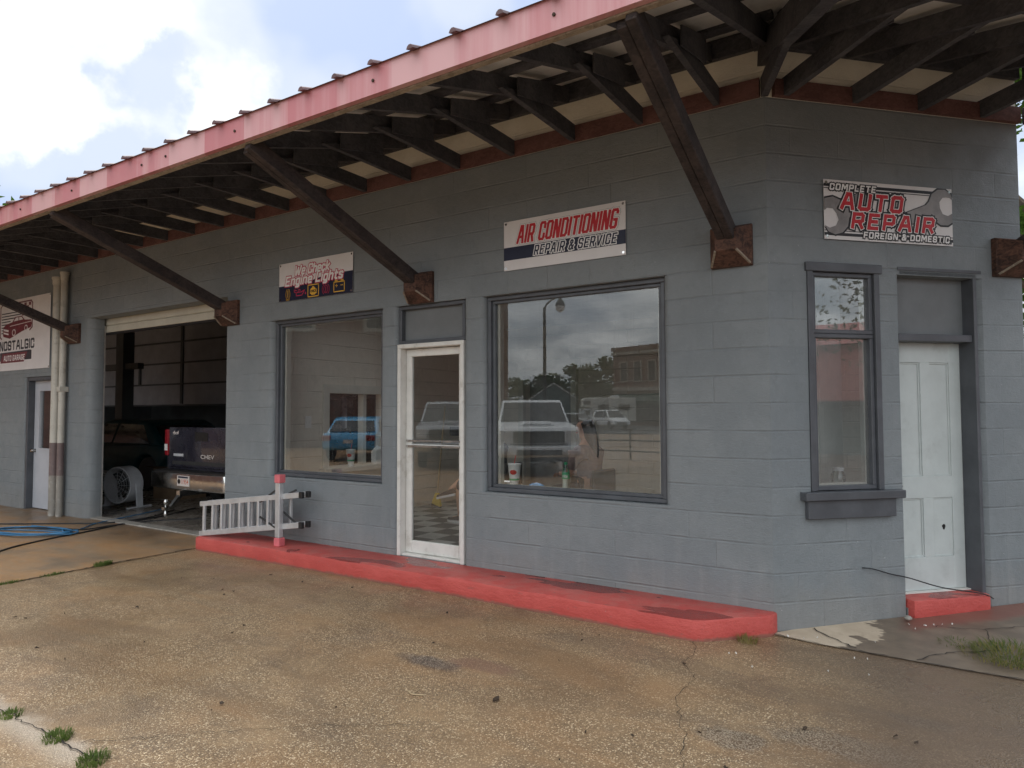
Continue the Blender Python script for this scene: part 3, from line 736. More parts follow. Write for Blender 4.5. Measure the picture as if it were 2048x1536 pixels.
hb = MB(); hb.beam((x0 + .065, .075, 1.285), (x1 - .05, .075, 1.285), .014, .018); hb.beam((x0 + .065, .072, 1.232), (x1 - .05, .072, 1.232), .014, .02)
hb.build('push_bar', M['chrome'], door)
mb = MB(); mb.box(x1 - .27, x1 - .11, .14, .165, 1.34, 1.43); mb.build('lock_plate', M['black'], door)
PC = lambda u, d, z: Vector((E0.x - d, u, z))
wc = MB(); frame_rect(wc, PC, 2.103, 4.597, .903, 2.747, .05, .06, .13); wcn = wc.build('window', M['trim'], shop); pane(PC, 2.153, 4.547, .953, 2.697, .1, 'pane', M['glass'], wcn)  # added side window, unseen, brings daylight to the office walls
# window in the angled wall
wb = MB(); frame_rect(wb, PBf, .318, .932, .985, 2.615, .045, -.012, .06, 'lr'); frame_rect(wb, PBf, .30, .95, .985, 2.66, .065, -.022, .05, 't')
frame_rect(wb, PBf, .365, .885, 2.14, 2.594, .03, .012, .07); frame_rect(wb, PBf, .365, .885, .988, 2.138, .03, .012, .08)
wn = wb.build('window', M['trim'], shop, bevel=.003, seg=1)
pane(PBf, .392, .858, 2.168, 2.566, .04, 'pane', M['filmglass'], wn); pane(PBf, .392, .858, 1.016, 2.11, .05, 'pane', M['filmglass'], wn)
st = MB(); frame_rect(st, PBf, .385, .865, 1.01, 2.12, .022, .0815, .12); frame_rect(st, PBf, .385, .865, 2.16, 2.58, .018, .0715, .11); st.build('sash_stop', M['jamb'], wn)
sl = MB()
def bbox(mb, s0, s1, o0, o1, z0, z1, m=None):
    p = [Bp(s0, o0), Bp(s1, o0), Bp(s1, o1), Bp(s0, o1)]; mb.prism([(a.x, a.y) for a in p], z0, z1, m)
bbox(sl, .225, 1.06, -.04, .075, .925, .983); bbox(sl, .262, 1.0, .001, .045, .79, .923); sl.build('sill', M['trim'], wn, bevel=.004, seg=1)
# panelled door in the angled wall
dd = MB(); frame_rect(dd, PBf, 1.118, 1.827, .165, 2.632, .03, .0, .14, 'rt'); 
def bb(mb, u0, u1, d0, d1, z0, z1, m=None):
    vs = [PBf(u, d, z) for u in (u0, u1) for d in (d0, d1) for z in (z0, z1)]
    mb.add(vs, [(0, 1, 3, 2), (4, 6, 7, 5), (0, 4, 5, 1), (2, 3, 7, 6), (0, 2, 6, 4), (1, 5, 7, 3)], m)
bb(dd, 1.119, 1.796, .02, .14, 2.10, 2.155)
for q_ in ((1.10, 1.87, -.008, .03, 2.634, 2.66),): bb(dd, *q_)
bb(dd, 1.797, 1.835, .141, .198, .165, 2.632); bb(dd, 1.117, 1.126, .141, .198, .165, 2.632)
pd = dd.build('panelled_door', M['trim'], shop, bevel=.003, seg=1)
tp = MB(); bb(tp, 1.119, 1.796, .105, .135, 2.157, 2.60); tp.build('transom_panel', M['panel'], pd)
lf = MB()
U0, U1, D0 = 1.128, 1.795, .142
ls = [U0, U0 + .105, (U0 + U1) / 2 - .045, (U0 + U1) / 2 + .045, U1 - .105, U1]
zs = [.178, .43, .885, 1.055, 1.945, 2.098]
D1 = D0 + .034
for a in ((ls[0], ls[1], zs[0], zs[5]), (ls[4], ls[5], zs[0], zs[5])): bb(lf, a[0], a[1], D0, D1, a[2], a[3])
for a, b2 in ((zs[0], zs[1]), (zs[2], zs[3]), (zs[4], zs[5])): bb(lf, ls[1], ls[4], D0, D1, a, b2)
for a, b2 in ((zs[1], zs[2]), (zs[3], zs[4])): bb(lf, ls[2], ls[3], D0, D1, a, b2)
for u0, u1 in ((ls[1], ls[2]), (ls[3], ls[4])):
    for z0, z1 in ((zs[1], zs[2]), (zs[3], zs[4])):
        bb(lf, u0, u1, D0 + .016, D1 - .004, z0, z1)
        frame_rect(lf, PBf, u0, u1, z0, z1, .012, D0 + .008, D0 + .0155)
leaf = lf.build('door_leaf', M['wdoor'], pd, bevel=.002, seg=1)
hl = MB(); bb(hl, ls[3] + .012, ls[4] - .012, D0 + .0095, D0 + .0155, zs[1] + .012, zs[2] - .012); hl.build('replaced_panel', M['wdoor'], pd)
hk = MB(); hk.ext([PBf(ls[3] + .10 + .014 * cos(a) * (1 + .3 * sin(3 * a)), D0 + .0085, .655 + .022 * sin(a)) for a in [2 * pi * i / 9 for i in range(9)]], (S2 * .002, -S2 * .002, 0)); hk.build('hole', M['black'], pd)
kb = MB(); c = PBf(U0 + .03, D0 - .03, .99); kb.lathe([(.001, -.03), (.02, -.027), (.028, -.01), (.024, .01), (.01, .016), (.01, .035)], (0, 0, 0), 14, 'y'); ko = kb.build('handle', M['iron'], pd, smooth=True)
ko.location = c; ko.rotation_euler = (0, 0, radians(45))
stp = MB(); pp = [Bp(1.118, .06), Bp(1.80, .06), Bp(1.828, .03), Bp(1.828, -.14), Bp(1.118, -.14)]; stp.prism([(a.x, a.y) for a in pp], 0, .168); stp.build('doorstep', M['red'], shop, bevel=.015, smooth=True)
thr = MB(); bb(thr, 1.128, 1.795, .1, .1405, .169, .178); thr.build('threshold', M['whitefr'], pd)
# steel door on the left
ld = MB(); frame_rect(ld, PA, -11.748, -10.752, .0, 2.168, .06, .02, .19, 'lrt'); sdoor = ld.build('steel_door', M['trim'], shop, bevel=.004, seg=1)
lf = MB(); lf.box(-11.685, -11.5, .12, .16, .02, 2.105); lf.box(-11.0, -10.815, .12, .16, .02, 2.105); lf.box(-11.5, -11.0, .12, .16, .02, 1.0); lf.box(-11.5, -11.0, .12, .16, 1.94, 2.105)
frame_rect(lf, PA, -11.53, -10.97, .97, 1.97, .03, .112, .1195); lf.build('door_leaf', M['sdoor'], sdoor)
pane(PA, -11.5, -11.0, 1.0, 1.94, .14, 'pane', M['doorglass'], sdoor)
kb = MB(); kb.lathe([(.001, -.075), (.025, -.07), (.032, -.05), (.024, -.035), (.012, -.03), (.012, -.005), (.03, -.004), (.03, 0)], (-11.63, .12, .96), 14, 'y'); kb.build('handle', M['chrome'], sdoor, smooth=True)
# garage door: raised sectional door, its lowest section still hanging in the opening
gd = MB()
z = 2.80
for i in range(4): gd.box(-9.95, -6.1, .235, .28, z, z + .098); gd.box(-9.95, -6.1, .245, .28, z + .098, z + .108); z += .108
gdo = gd.build('garage_door', M['creamdoor'], shop, bevel=.006, seg=1)
gs = MB(); gs.box(-9.95, -6.1, .24, .275, 2.765, 2.798); gs.build('bottom_seal', M['black'], gdo)
tk = MB(); tk.box(-9.735, -9.69, .212, .236, 0, 2.9); tk.build('track', M['whitefr'], gdo); tk = MB(); tk.box(-9.93, -9.86, .25, .3, 0, 2.9); tk.build('track', M['iron'], gdo)
# interiors of the building
I = MB(); I.add([(-5.7, TH, .16), (-.09, TH, .16), (1.40, 1.69, .16), (1.40, 5, .16), (-5.7, 5, .16)], [(0, 1, 2, 3, 4)]); I.add([(-3.565, .17, .16), (-2.735, .17, .16), (-2.735, TH, .16), (-3.565, TH, .16)], [(0, 1, 2, 3)])
I.build('office_floor', M['check'], shop, fix=False)
I = MB(); I.prism([(-2.7, TH + .003), (-.35, TH + .003), (-.35, 5), (-2.7, 5)], 3.0, 3.1)
for quad_ in (((-.35, TH + .003), (-.095, TH + .003), tuple(Bp(.22, -.205))[:2], tuple(Bp(.22, -.76))[:2], tuple(Bp(.22, -1.2))[:2], (-.35, 1.4)),
              (tuple(Bp(.22, -.76))[:2], tuple(Bp(1.2, -.76))[:2], (1.395, 2.2), (1.395, 5), (-.35, 5), (-.35, 1.4), tuple(Bp(.22, -1.2))[:2]),
              (tuple(Bp(1.2, -.205))[:2], (1.395, 1.695), (1.395, 2.2), tuple(Bp(1.2, -.76))[:2])): I.prism(list(quad_), 3.0, 3.1)  # ceiling left open before the partition, an unseen gap added to light it
I.box(-5.7, -2.7, TH + .003, .35, 3.0, 3.1); I.box(-5.7, -2.7, 1.9, 5, 3.0, 3.1); I.box(-5.7, -5.4, .35, 1.9, 3.0, 3.1); I.build('office_ceiling', M['officeceil'], shop)
I = MB()
WX0, WX1 = -5.75, -5.6
I.box(WX0, WX1, TH + .002, .96, .1, 3.0); I.box(WX0, WX1, 1.98, 2.6, .1, 3.0); I.box(WX0, WX1, .96, 1.98, .1, .86); I.box(WX0, WX1, .96, 1.98, 1.82, 3.0)
I.box(WX0, WX1, 2.6, 5.0, .1, 3.0)
I.box(-5.6, -4.9, 4.7, 4.85, .1, 3.0); I.box(-4.0, 1.35, 4.7, 4.85, .1, 3.0); I.box(-4.9, -4.0, 4.7, 4.85, 2.2, 3.0)
I.build('inner_wall', M['beige'], shop)
I = MB(); p = [Bp(-.1, -.78), Bp(1.22, -.78), Bp(1.22, -.86), Bp(-.1, -.86)]; I.prism([(a.x, a.y) for a in p], .1, 3.0)
for s in (.28, .62, .98): bbox(I, s, s + .04, -.779, -.76, .1, 3.0)
I.build('partition', M['inner'], shop)
sv = MB()      # service opening trim
for y0, y1, z0, z1 in ((.86, .96, .86, 1.93), (1.98, 2.08, .86, 1.93), (.96, 1.98, 1.82, 1.93)): sv.box(-5.6, -5.575, y0, y1, z0, z1)
sv.box(-5.85, -5.48, .82, 2.12, .80, .858); sv.box(-5.6, -5.57, .86, 2.08, .72, .80); sv.box(-5.72, -5.62, 1.60, 1.66, .86, 1.82)
sv.build('service_window', M['jamb'], shop)
jm = MB(); jm.box(-4.0, -3.9, 4.62, 4.7, .16, 2.25); jm.box(-5.0, -4.9, 4.62, 4.7, .16, 2.25); jm.box(-4.9, -4.0, 4.62, 4.7, 2.17, 2.25); jm.build('door_casing', M['jamb'], shop)
pst = MB(); pst.box(-4.13, -4.02, 2.32, 2.44, .16, 3.0); pst.build('post', M['jamb'], shop)
th_ = MB(); th_.box(-4.16, -4.04, 2.29, 2.318, 1.72, 1.9); th_.box(-4.14, -4.06, 2.284, 2.2895, 1.81, 1.86, ); th_.build('thermostat', M['paper'], shop)
for pos_, rot in (((-5.598, .63, 1.45), 90), (tuple(Bp(.60, -.778, 1.44)), 45)):
    o_ = MB(); o_.box(-.05, .05, -.006, 0, -.075, .075); o_.box(-.03, -.012, -.0095, -.0062, -.015, .02); o_.box(.012, .03, -.0095, -.0062, -.015, .02)
    oo = o_.build('wall_outlet', M['paper'], shop, bevel=.002, seg=1); oo.location = pos_; oo.rotation_euler = (0, 0, radians(rot))
SKY = MB(); SKY.add([(-5.4, .35, 3.09), (-2.7, .35, 3.09), (-2.7, 1.9, 3.09), (-5.4, 1.9, 3.09)], [(0, 1, 2, 3)]); SKY.build('added_skylight', M['glass'], shop, fix=False)  # pane over an unseen ceiling opening, added to bring daylight into the office
TS = MB(); TS.box(-9.66, -6.36, .05, .205, .0, .022); TS.build('threshold', M['pipe_g'], shop, bevel=.006, seg=1)
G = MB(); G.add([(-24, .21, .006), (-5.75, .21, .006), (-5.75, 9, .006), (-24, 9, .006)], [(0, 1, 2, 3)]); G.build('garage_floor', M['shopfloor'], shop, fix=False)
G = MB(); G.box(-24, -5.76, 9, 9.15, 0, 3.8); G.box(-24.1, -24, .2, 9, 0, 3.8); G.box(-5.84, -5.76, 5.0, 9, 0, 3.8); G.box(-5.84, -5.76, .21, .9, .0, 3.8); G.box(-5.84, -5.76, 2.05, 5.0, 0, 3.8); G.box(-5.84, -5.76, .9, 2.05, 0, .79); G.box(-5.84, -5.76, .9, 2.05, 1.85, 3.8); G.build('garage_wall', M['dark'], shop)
G = MB(); G.box(-24, -5.76, TH + .003, 9, 3.8, 3.86); G.box(-5.7, 1.4, 5, 9.2, 0, 3.1); G.build('garage_ceiling', M['ceil'], shop)
od = MB()
z = 1.78
for i in range(4):
    od.box(-21, -9.7, 4.6, 4.64, z, z + .515); od.box(-21, -9.7, 4.585, 4.599, z + .49, z + .525, M['dark']) if False else None
    z += .53
ov = od.build('overhead_door', M['ohdoor'], shop)
os_ = MB()
for i in range(5): os_.box(-21, -9.7, 4.565, 4.598, 1.765 + .53 * i - .02, 1.765 + .53 * i + .02)
for x in (-20.5, -18.6, -16.7, -14.8, -12.9, -11.0): os_.box(x - .045, x + .045, 4.56, 4.5985, 1.8, 3.8) if int(x * 10) % 2 == 0 else os_.box(x - .04, x + .04, 4.56, 4.5985, 2.3, 2.84)
os_.build('door_stiles', M['dark'], ov)
lp = MB(); lp.box(-14.62, -14.32, 2.9, 3.15, 0, 3.4); lp.box(-15.45, -13.8, 2.95, 3.08, 2.55, 2.68); lp.build('lift_post', M['dark'], shop)

# ------------------------------------------------------------------ lettering
_fc = {}
def text_poly(body, shear=0., off=0., font_space=1.):
    key = (body, shear, off, font_space)
    cu = bpy.data.curves.new('lettering_curve', 'FONT'); cu.body = body; cu.shear = shear; cu.offset = off; cu.space_character = font_space; cu.resolution_u = 3; cu.fill_mode = 'FRONT' if False else 'BOTH'
    ob = bpy.data.objects.new('lettering_curve', cu); COL.objects.link(ob)
    dg = bpy.context.evaluated_depsgraph_get(); dg.update()
    me = bpy.data.meshes.new_from_object(ob.evaluated_get(dg))
    vs = [tuple(v.co) for v in me.vertices]; fs = [tuple(p.vertices) for p in me.polygons]
    bpy.data.objects.remove(ob); bpy.data.curves.remove(cu); bpy.data.meshes.remove(me)
    return vs, fs
class Sign:
    """local 2-D sheet: u to the right, v up, lifted towards the viewer"""
    def __init__(s, name, label, P, w, h, group=None):
        s.P = P; s.w = w; s.h = h
        b = MB(); n = 24; s.lift0 = .004
        s.root = thing(name, label, 'banner', tuple(P(0, 0, 0)), 0, group); s.o = P(0, 0, 0)
        vs = []; fs = []
        for i in range(n + 1):
            u = w * i / n
            for v in (0, h):
                vs += [s.P(u, v, .003) - s.o, s.P(u, v, .0005) - s.o]
        for i in range(n):
            a = i * 4
            fs += [(a, a + 4, a + 6, a + 2), (a + 1, a + 3, a + 7, a + 5), (a, a + 1, a + 5, a + 4), (a + 2, a + 6, a + 7, a + 3)]
        fs += [(0, 2, 3, 1), (n * 4, n * 4 + 1, n * 4 + 3, n * 4 + 2)]
        b.add(vs, fs); b.build('sheet', M['vinyl'], s.root)
        for u in (.022, w - .022):
            for v in (.022, h - .022):
                e = MB(); c = [s.P(u + .011 * cos(t), v + .011 * sin(t), .0035) - s.o for t in [2 * pi * k / 12 for k in range(12)]]
                e.ext(c, s.P(0, 0, .002) - s.P(0, 0, 0)); e.build('eyelet', M['chrome'], s.root)
    def layer(s, name, mat_, polys, lift):
        b = MB(); d = s.P(0, 0, .0006) - s.P(0, 0, 0)
        for p in polys: b.ext([s.P(u, v, lift) - s.o for u, v in p], d)
        return b.build(name, mat_, s.root)
    def raw(s, name, mat_, vs, fs, lift):
        b = MB(); b.add([s.P(u, v, lift) - s.o for u, v in vs], fs); return b.build(name, mat_, s.root, fix=False)
    def text(s, body, u, v, wd, ht, layers, shear=.25, slope=0., space=1.):
        # layers: (material, extra stroke radius in metres, lift); weight comes from copies shifted round a circle
        vs, fs = text_poly(body, shear, 0., space)
        x0, x1 = min(a[0] for a in vs), max(a[0] for a in vs); y0, y1 = min(a[1] for a in vs), max(a[1] for a in vs)
        sx, sy = wd / (x1 - x0), ht / (y1 - y0)
        for m_, r_, lift in layers:
            b = MB(); k_n = 1 if r_ < .0008 else 12
            for k_ in range(k_n):
                dx, dy = (r_ * cos(2 * pi * k_ / k_n), r_ * sin(2 * pi * k_ / k_n)) if k_n > 1 else (0, 0)
                b.add([s.P(u + (a[0] - x0) * sx + dx, v + (a[1] - y0) * sy + dy + slope * (a[0] - x0) * sx, lift + k_ * .00004) - s.o for a in vs], fs)
            b.build('lettering', m_, s.root, fix=False)
GL = {   # centre lines of block letters: (width, strokes)
 'A': (.72, [[(0, 0), (.26, 1), (.46, 1), (.72, 0)], [(.12, .34), (.60, .34)]]), 'B': (.62, [[(0, 0), (0, 1), (.5, 1), (.6, .9), (.6, .6), (.52, .52), (0, .52)], [(.52, .52), (.62, .42), (.62, .1), (.52, 0), (0, 0)]]),
 'C': (.60, [[(.60, .70), (.60, .9), (.5, 1), (.1, 1), (0, .9), (0, .1), (.1, 0), (.5, 0), (.6, .1), (.6, .3)]]), 'D': (.62, [[(0, 0), (0, 1), (.48, 1), (.62, .86), (.62, .14), (.48, 0), (0, 0)]]),
 'E': (.54, [[(.54, 1), (0, 1), (0, 0), (.54, 0)], [(0, .5), (.46, .5)]]), 'F': (.54, [[(.54, 1), (0, 1), (0, 0)], [(0, .5), (.46, .5)]]),
 'G': (.62, [[(.62, .83), (.62, .9), (.52, 1), (.1, 1), (0, .9), (0, .1), (.1, 0), (.52, 0), (.62, .1), (.62, .44), (.36, .44)]]), 'H': (.62, [[(0, 0), (0, 1)], [(.62, 0), (.62, 1)], [(0, .5), (.62, .5)]]), 'I': (.0, [[(0, 0), (0, 1)]]),
 'K': (.62, [[(0, 0), (0, 1)], [(.6, 1), (.14, .5), (.62, 0)]]), 'L': (.5, [[(0, 1), (0, 0), (.5, 0)]]), 'M': (.84, [[(0, 0), (0, 1), (.12, 1), (.42, .3), (.72, 1), (.84, 1), (.84, 0)]]), 'N': (.64, [[(0, 0), (0, 1), (.1, 1), (.54, 0), (.64, 0), (.64, 1)]]),
 'O': (.62, [[(.1, 0), (0, .1), (0, .9), (.1, 1), (.52, 1), (.62, .9), (.62, .1), (.52, 0), (.1, 0)]]), 'P': (.60, [[(0, 0), (0, 1), (.5, 1), (.6, .9), (.6, .52), (.5, .42), (0, .42)]]), 'R': (.62, [[(0, 0), (0, 1), (.5, 1), (.6, .9), (.6, .54), (.5, .44), (0, .44)], [(.36, .44), (.62, 0)]]),
 'S': (.58, [[(.58, .74), (.58, .9), (.48, 1), (.1, 1), (0, .9), (0, .62), (.1, .52), (.48, .48), (.58, .38), (.58, .1), (.48, 0), (.1, 0), (0, .1), (0, .26)]]), 'T': (.62, [[(0, 1), (.62, 1)], [(.31, 1), (.31, 0)]]), 'U': (.62, [[(0, 1), (0, .1), (.1, 0), (.52, 0), (.62, .1), (.62, 1)]]),
 'V': (.66, [[(0, 1), (.28, 0), (.38, 0), (.66, 1)]]), 'W': (.96, [[(0, 1), (.18, 0), (.28, 0), (.48, .8), (.68, 0), (.78, 0), (.96, 1)]]), '&': (.66, [[(.66, 0), (.12, .76), (.12, .92), (.2, 1), (.38, 1), (.46, .92), (.46, .74), (.04, .36), (0, .1), (.1, 0), (.36, 0), (.66, .42)]]),
 'e': (.46, [[(0, .34), (.46, .34), (.46, .58), (.36, .68), (.1, .68), (0, .58), (0, .1), (.1, 0), (.44, 0)]]), 'h': (.46, [[(0, 0), (0, 1)], [(0, .62), (.36, .68), (.46, .58), (.46, 0)]]), 'c': (.42, [[(.42, .56), (.36, .68), (.1, .68), (0, .58), (0, .1), (.1, 0), (.36, 0), (.42, .12)]]), 'k': (.46, [[(0, 0), (0, 1)], [(.44, .68), (.1, .34), (.46, 0)]]),
 'n': (.46, [[(0, 0), (0, .68), (.36, .68), (.46, .58), (.46, 0)]]), 'g': (.46, [[(.46, .0), (.1, 0), (0, .1), (0, .58), (.1, .68), (.46, .68), (.46, -.2), (.36, -.28), (.04, -.28)]]), 'i': (.0, [[(0, 0), (0, .66)], [(0, .92), (0, .98)]]), 't': (.34, [[(.12, .95), (.12, .1), (.2, 0), (.34, 0)], [(0, .66), (.34, .66)]]), 's': (.42, [[(.42, .6), (.34, .68), (.08, .68), (0, .6), (0, .44), (.42, .26), (.42, .08), (.34, 0), (.06, 0), (0, .08)]]), ' ': (.12, []), '4': (.6, [])}
def block_text(sign, body, u, v, wd, ht, layers, shear=.22, gap=.34):
    """heavy block letters; layers: (material, stroke width as a share of the height, lift)"""
    x = 0.; P_ = []; wi = 0
    for ch_ in body:
        w_, st_ = GL[ch_]; wi += ch_ == ' '
        for line in st_: P_.append((wi, [(x + a, b) for a, b in line]))
        x += w_ + gap
    tot = x - gap; core = layers[-1][1]
    sy = ht * (1 - core); sx = (wd - shear * ht - core * ht) / tot
    for m_, t_, lift in layers:
        bs = [MB() for _ in range(wi + 1)]; k_ = 0
        for wn_, line in P_:
            b = bs[wn_]; pts = [(u + core * ht / 2 + a * sx + shear * (bb * sy + core * ht / 2), v + core * ht / 2 + bb * sy) for a, bb in line]
            for q in stroke(pts, t_ * ht):
                b.add([sign.P(p[0], p[1], lift + .00002 * (k_ % 24)) - sign.o for p in q], [(0, 1, 2, 3)]); k_ += 1
        for b in bs: b.build('lettering', m_, sign.root, fix=False)
def stroke(pts, wd, closed=False):
    out = []
    pts = [Vector(p) for p in pts]
    if closed: pts = pts + [pts[0]]
    for a, b in zip(pts[:-1], pts[1:]):
        d = (b - a).normalized() * wd / 2; n = Vector((-d.y, d.x))
        out.append([a - d * .9 + n, a - d * .9 - n, b + d * .9 - n, b + d * .9 + n])
    return out
def arc(cx, cy, rx, ry, a0, a1, n=12): return [(cx + rx * cos(radians(a0 + (a1 - a0) * i / n)), cy + ry * sin(radians(a0 + (a1 - a0) * i / n))) for i in range(n + 1)]

# "We Check Engine Lights"
s1 = Sign('banner', 'black and white banner reading We Check Engine Lights with amber dashboard symbols', lambda u, v, l: Vector((-5.355 + u, -.012 - l, 2.838 + v)), 1.183, .435)
s1.layer('black_half', M['navy_ink'], [[(.0, .0), (1.183, .0), (1.183, .235), (.8, .235), (.4, .175), (0, .175)]], .0042)
for body, u, v, wd, ht in (('We Check', .255, .275, .60, .115), ('Engine Lights', .10, .165, .96, .115)):
    block_text(s1, body, u, v, wd, ht, ((M['pink_ink'], .35, .0050), (M['white_ink'], .20, .0066)), .26, .30)
yl, rd = M['yellow_ink'], M['pink_ink']
s1.layer('tyre_symbol', yl, stroke(arc(.175, .075, .055, .07, 130, 235, 8), .011) + stroke(arc(.135, .075, .055, .07, 50, -55, 8), .011) + stroke([(.155, .11), (.155, .066)], .012) + stroke([(.155, .052), (.155, .044)], .012) + stroke([(.128, .02), (.182, .02)], .010) + [x_ for q_ in (.13, .145, .16, .175) for x_ in stroke([(q_, .022), (q_, .006)], .006)], .0058)
s1.layer('oil_symbol', rd, stroke([(.295, .045), (.39, .045), (.435, .10), (.375, .082), (.30, .082)], .011, True) + stroke([(.30, .075), (.262, .095), (.262, .115), (.30, .105)], .01) + stroke([(.33, .085), (.33, .112), (.36, .112), (.36, .085)], .01) + [[(.44, .06), (.452, .08), (.463, .06), (.452, .045)]], .0058)
s1.layer('engine_box', yl, stroke([(.49, .015), (.66, .015), (.66, .145), (.49, .145)], .011, True) + [[(.525, .045), (.545, .045), (.545, .032), (.6, .032), (.615, .045), (.63, .045), (.63, .095), (.61, .095), (.605, .112), (.59, .112), (.59, .125), (.56, .125), (.56, .112), (.54, .108), (.525, .09)]], .0058)
s1.text('CHECK', .530, .062, .095, .025, ((M['black_ink'], .002, .0066),), 0)
s1.layer('brake_symbol', rd, stroke(arc(.775, .075, .032, .042, 0, 360, 14), .009) + stroke(arc(.775, .075, .055, .062, 130, 230, 8), .009) + stroke(arc(.775, .075, .055, .062, 50, -50, 8), .009) + stroke([(.775, .098), (.775, .066)], .011) + stroke([(.775, .053), (.775, .047)], .011), .0058)
s1.text('BRAKE', .725, .142, .10, .022, ((rd, .001, .0058),), .1)
s1.layer('battery_symbol', yl, stroke([(.90, .03), (1.06, .03), (1.06, .135), (.90, .135)], .011, True) + stroke([(.92, .15), (.95, .15)], .014) + stroke([(1.01, .15), (1.04, .15)], .014) + stroke([(.925, .095), (.955, .095)], .008) + stroke([(.94, .08), (.94, .11)], .008) + stroke([(1.005, .095), (1.035, .095)], .008), .0058)
# "Air conditioning"
s2 = Sign('banner', 'white banner with a navy stripe reading Air Conditioning Repair & Service', lambda u, v, l: Vector((-2.265 + u, -.012 - l, 2.838 + v)), 1.177, .445)
s2.layer('navy_stripe', M['navy_ink'], [[(.0, .092), (1.177, .092), (1.177, .208), (.0, .208)]], .0042)
block_text(s2, 'AIR CONDITIONING', .13, .228, 1.0, .165, ((M['lgrey_ink'], .28, .0044), (M['white_ink'], .235, .0055), (M['red_ink'], .145, .0066)), .2, .42)
block_text(s2, 'REPAIR & SERVICE', .31, .106, .80, .088, ((M['white_ink'], .33, .0055), (M['navy_ink'], .15, .0066)), .22, .44)
# "Complete auto repair"
def PB3(u, v, l):
    p = Bp(.465 + u, .012 + l); return Vector((p.x, p.y, 2.838 + v))
s3 = Sign('banner', 'white banner with two grey wrenches reading Complete Auto Repair Foreign & Domestic', PB3, 1.14, .447)
s3.layer('black_stripe', M['black_ink'], [[(0, .395), (1.14, .395), (1.14, .418), (0, .418)], [(0, .38), (1.14, .38), (1.14, .386), (0, .386)], [(0, .028), (1.14, .028), (1.14, .05), (0, .05)], [(0, .062), (1.14, .062), (1.14, .068), (0, .068)]], .0042)
def wrench(cx, cy, ang, sc, n_open):
    # jaw ring opening outward with a handle trailing inward
    ca, sa = cos(ang), sin(ang)
    pts = [(.62, .17), (.60, .52), (.35, .80), (-.05, .90), (-.45, .78), (-.72, .48), (-.95, .36), (-2.1, .30), (-2.1, -.30), (-.95, -.36), (-.72, -.48), (-.45, -.78), (-.05, -.90), (.35, -.80), (.60, -.52), (.62, -.17), (.45, -.40), (.10, -.46), (-.16, -.30), (-.22, 0), (-.16, .30), (.10, .46), (.45, .40)]
    return [(cx + sc * (a * ca - b_ * sa), cy + sc * (a * sa + b_ * ca)) for a, b_ in pts]
def clip_poly(poly, x0, x1, y0, y1):
    def cl(p, ins, inter):
        o_ = []
        for i in range(len(p)):
            a, b_ = p[i - 1], p[i]
            if ins(b_):
                if not ins(a): o_.append(inter(a, b_))
                o_.append(b_)
            elif ins(a): o_.append(inter(a, b_))
        return o_
    def lx(x): return lambda a, b_: (x, a[1] + (b_[1] - a[1]) * (x - a[0]) / (b_[0] - a[0]))
    def ly(y): return lambda a, b_: (a[0] + (b_[0] - a[0]) * (y - a[1]) / (b_[1] - a[1]), y)
    poly = cl(poly, lambda q: q[0] >= x0, lx(x0)); poly = cl(poly, lambda q: q[0] <= x1, lx(x1)); poly = cl(poly, lambda q: q[1] >= y0, ly(y0)); poly = cl(poly, lambda q: q[1] <= y1, ly(y1))
    return poly
for cx, cy, an, sc in ((.075, .175, radians(-150), .165), (1.06, .30, radians(18), .165)):
    s3.layer('wrench_outline', M['black_ink'], [clip_poly(wrench(cx, cy, an, sc * 1.06, 0), .001, 1.139, .001, .446)], .0048)
    s3.layer('wrench', M['grey_ink'], [clip_poly(wrench(cx, cy, an, sc * .97, 0), .002, 1.138, .002, .445)], .0054)
block_text(s3, 'COMPLETE', .045, .368, .41, .052, ((M['black_ink'], .52, .0060), (M['white_ink'], .22, .0072)), .2, .42)
block_text(s3, 'AUTO', .13, .225, .57, .135, ((M['black_ink'], .50, .0060), (M['white_ink'], .31, .0070), (M['red_ink'], .22, .0080)), .2, .48)
block_text(s3, 'REPAIR', .22, .085, .76, .128, ((M['black_ink'], .50, .0066), (M['white_ink'], .31, .0076), (M['red_ink'], .22, .0086)), .2, .48)
block_text(s3, 'FOREIGN & DOMESTIC', .33, .020, .78, .05, ((M['black_ink'], .54, .0060), (M['white_ink'], .22, .0072)), .15, .42)
# "Nostalgic auto garage"
s4 = Sign('banner', 'large off white banner with a maroon old car logo reading Nostalgic Auto Garage', lambda u, v, l: Vector((-13.55 + u, -.012 - l, 2.30 + v)), 2.65, 1.20)
mr, ch = M['maroon_ink'], M['char_ink']
lx0, ly0 = .80, .06
def Lp(pts): return [(lx0 + a * 1.36, ly0 + b_ * 1.06) for a, b_ in pts]
s4.layer('logo_frame', mr, [Lp(q_) for q_ in stroke([(.06, .47), (.02, .50), (.02, .98), (.06, 1.02), (.86, 1.02), (.90, .98), (.90, .60), (.84, .56)], .022)], .0042)
s4.layer('shutter_lines', ch, [Lp(q_) for k_ in range(8) for q_ in stroke([(.06, .56 + k_ * .045), (.30 + (.3 if k_ > 4 else 0), .56 + k_ * .045)], .017)], .0042)
s4.layer('check_flag', mr, [Lp([(.62 + i * .06, .80 + j * .05), (.68 + i * .06, .80 + j * .05), (.68 + i * .06, .85 + j * .05), (.62 + i * .06, .85 + j * .05)]) for i in range(4) for j in range(4) if (i + j) % 2 == 0], .0042)
s4.layer('logo_car', mr, [Lp([(.10, .53), (.12, .50), (.30, .46), (.62, .55), (.87, .60), (.89, .66), (.86, .72), (.70, .73), (.62, .80), (.44, .80), (.36, .72), (.20, .70), (.11, .66)])], .0046)
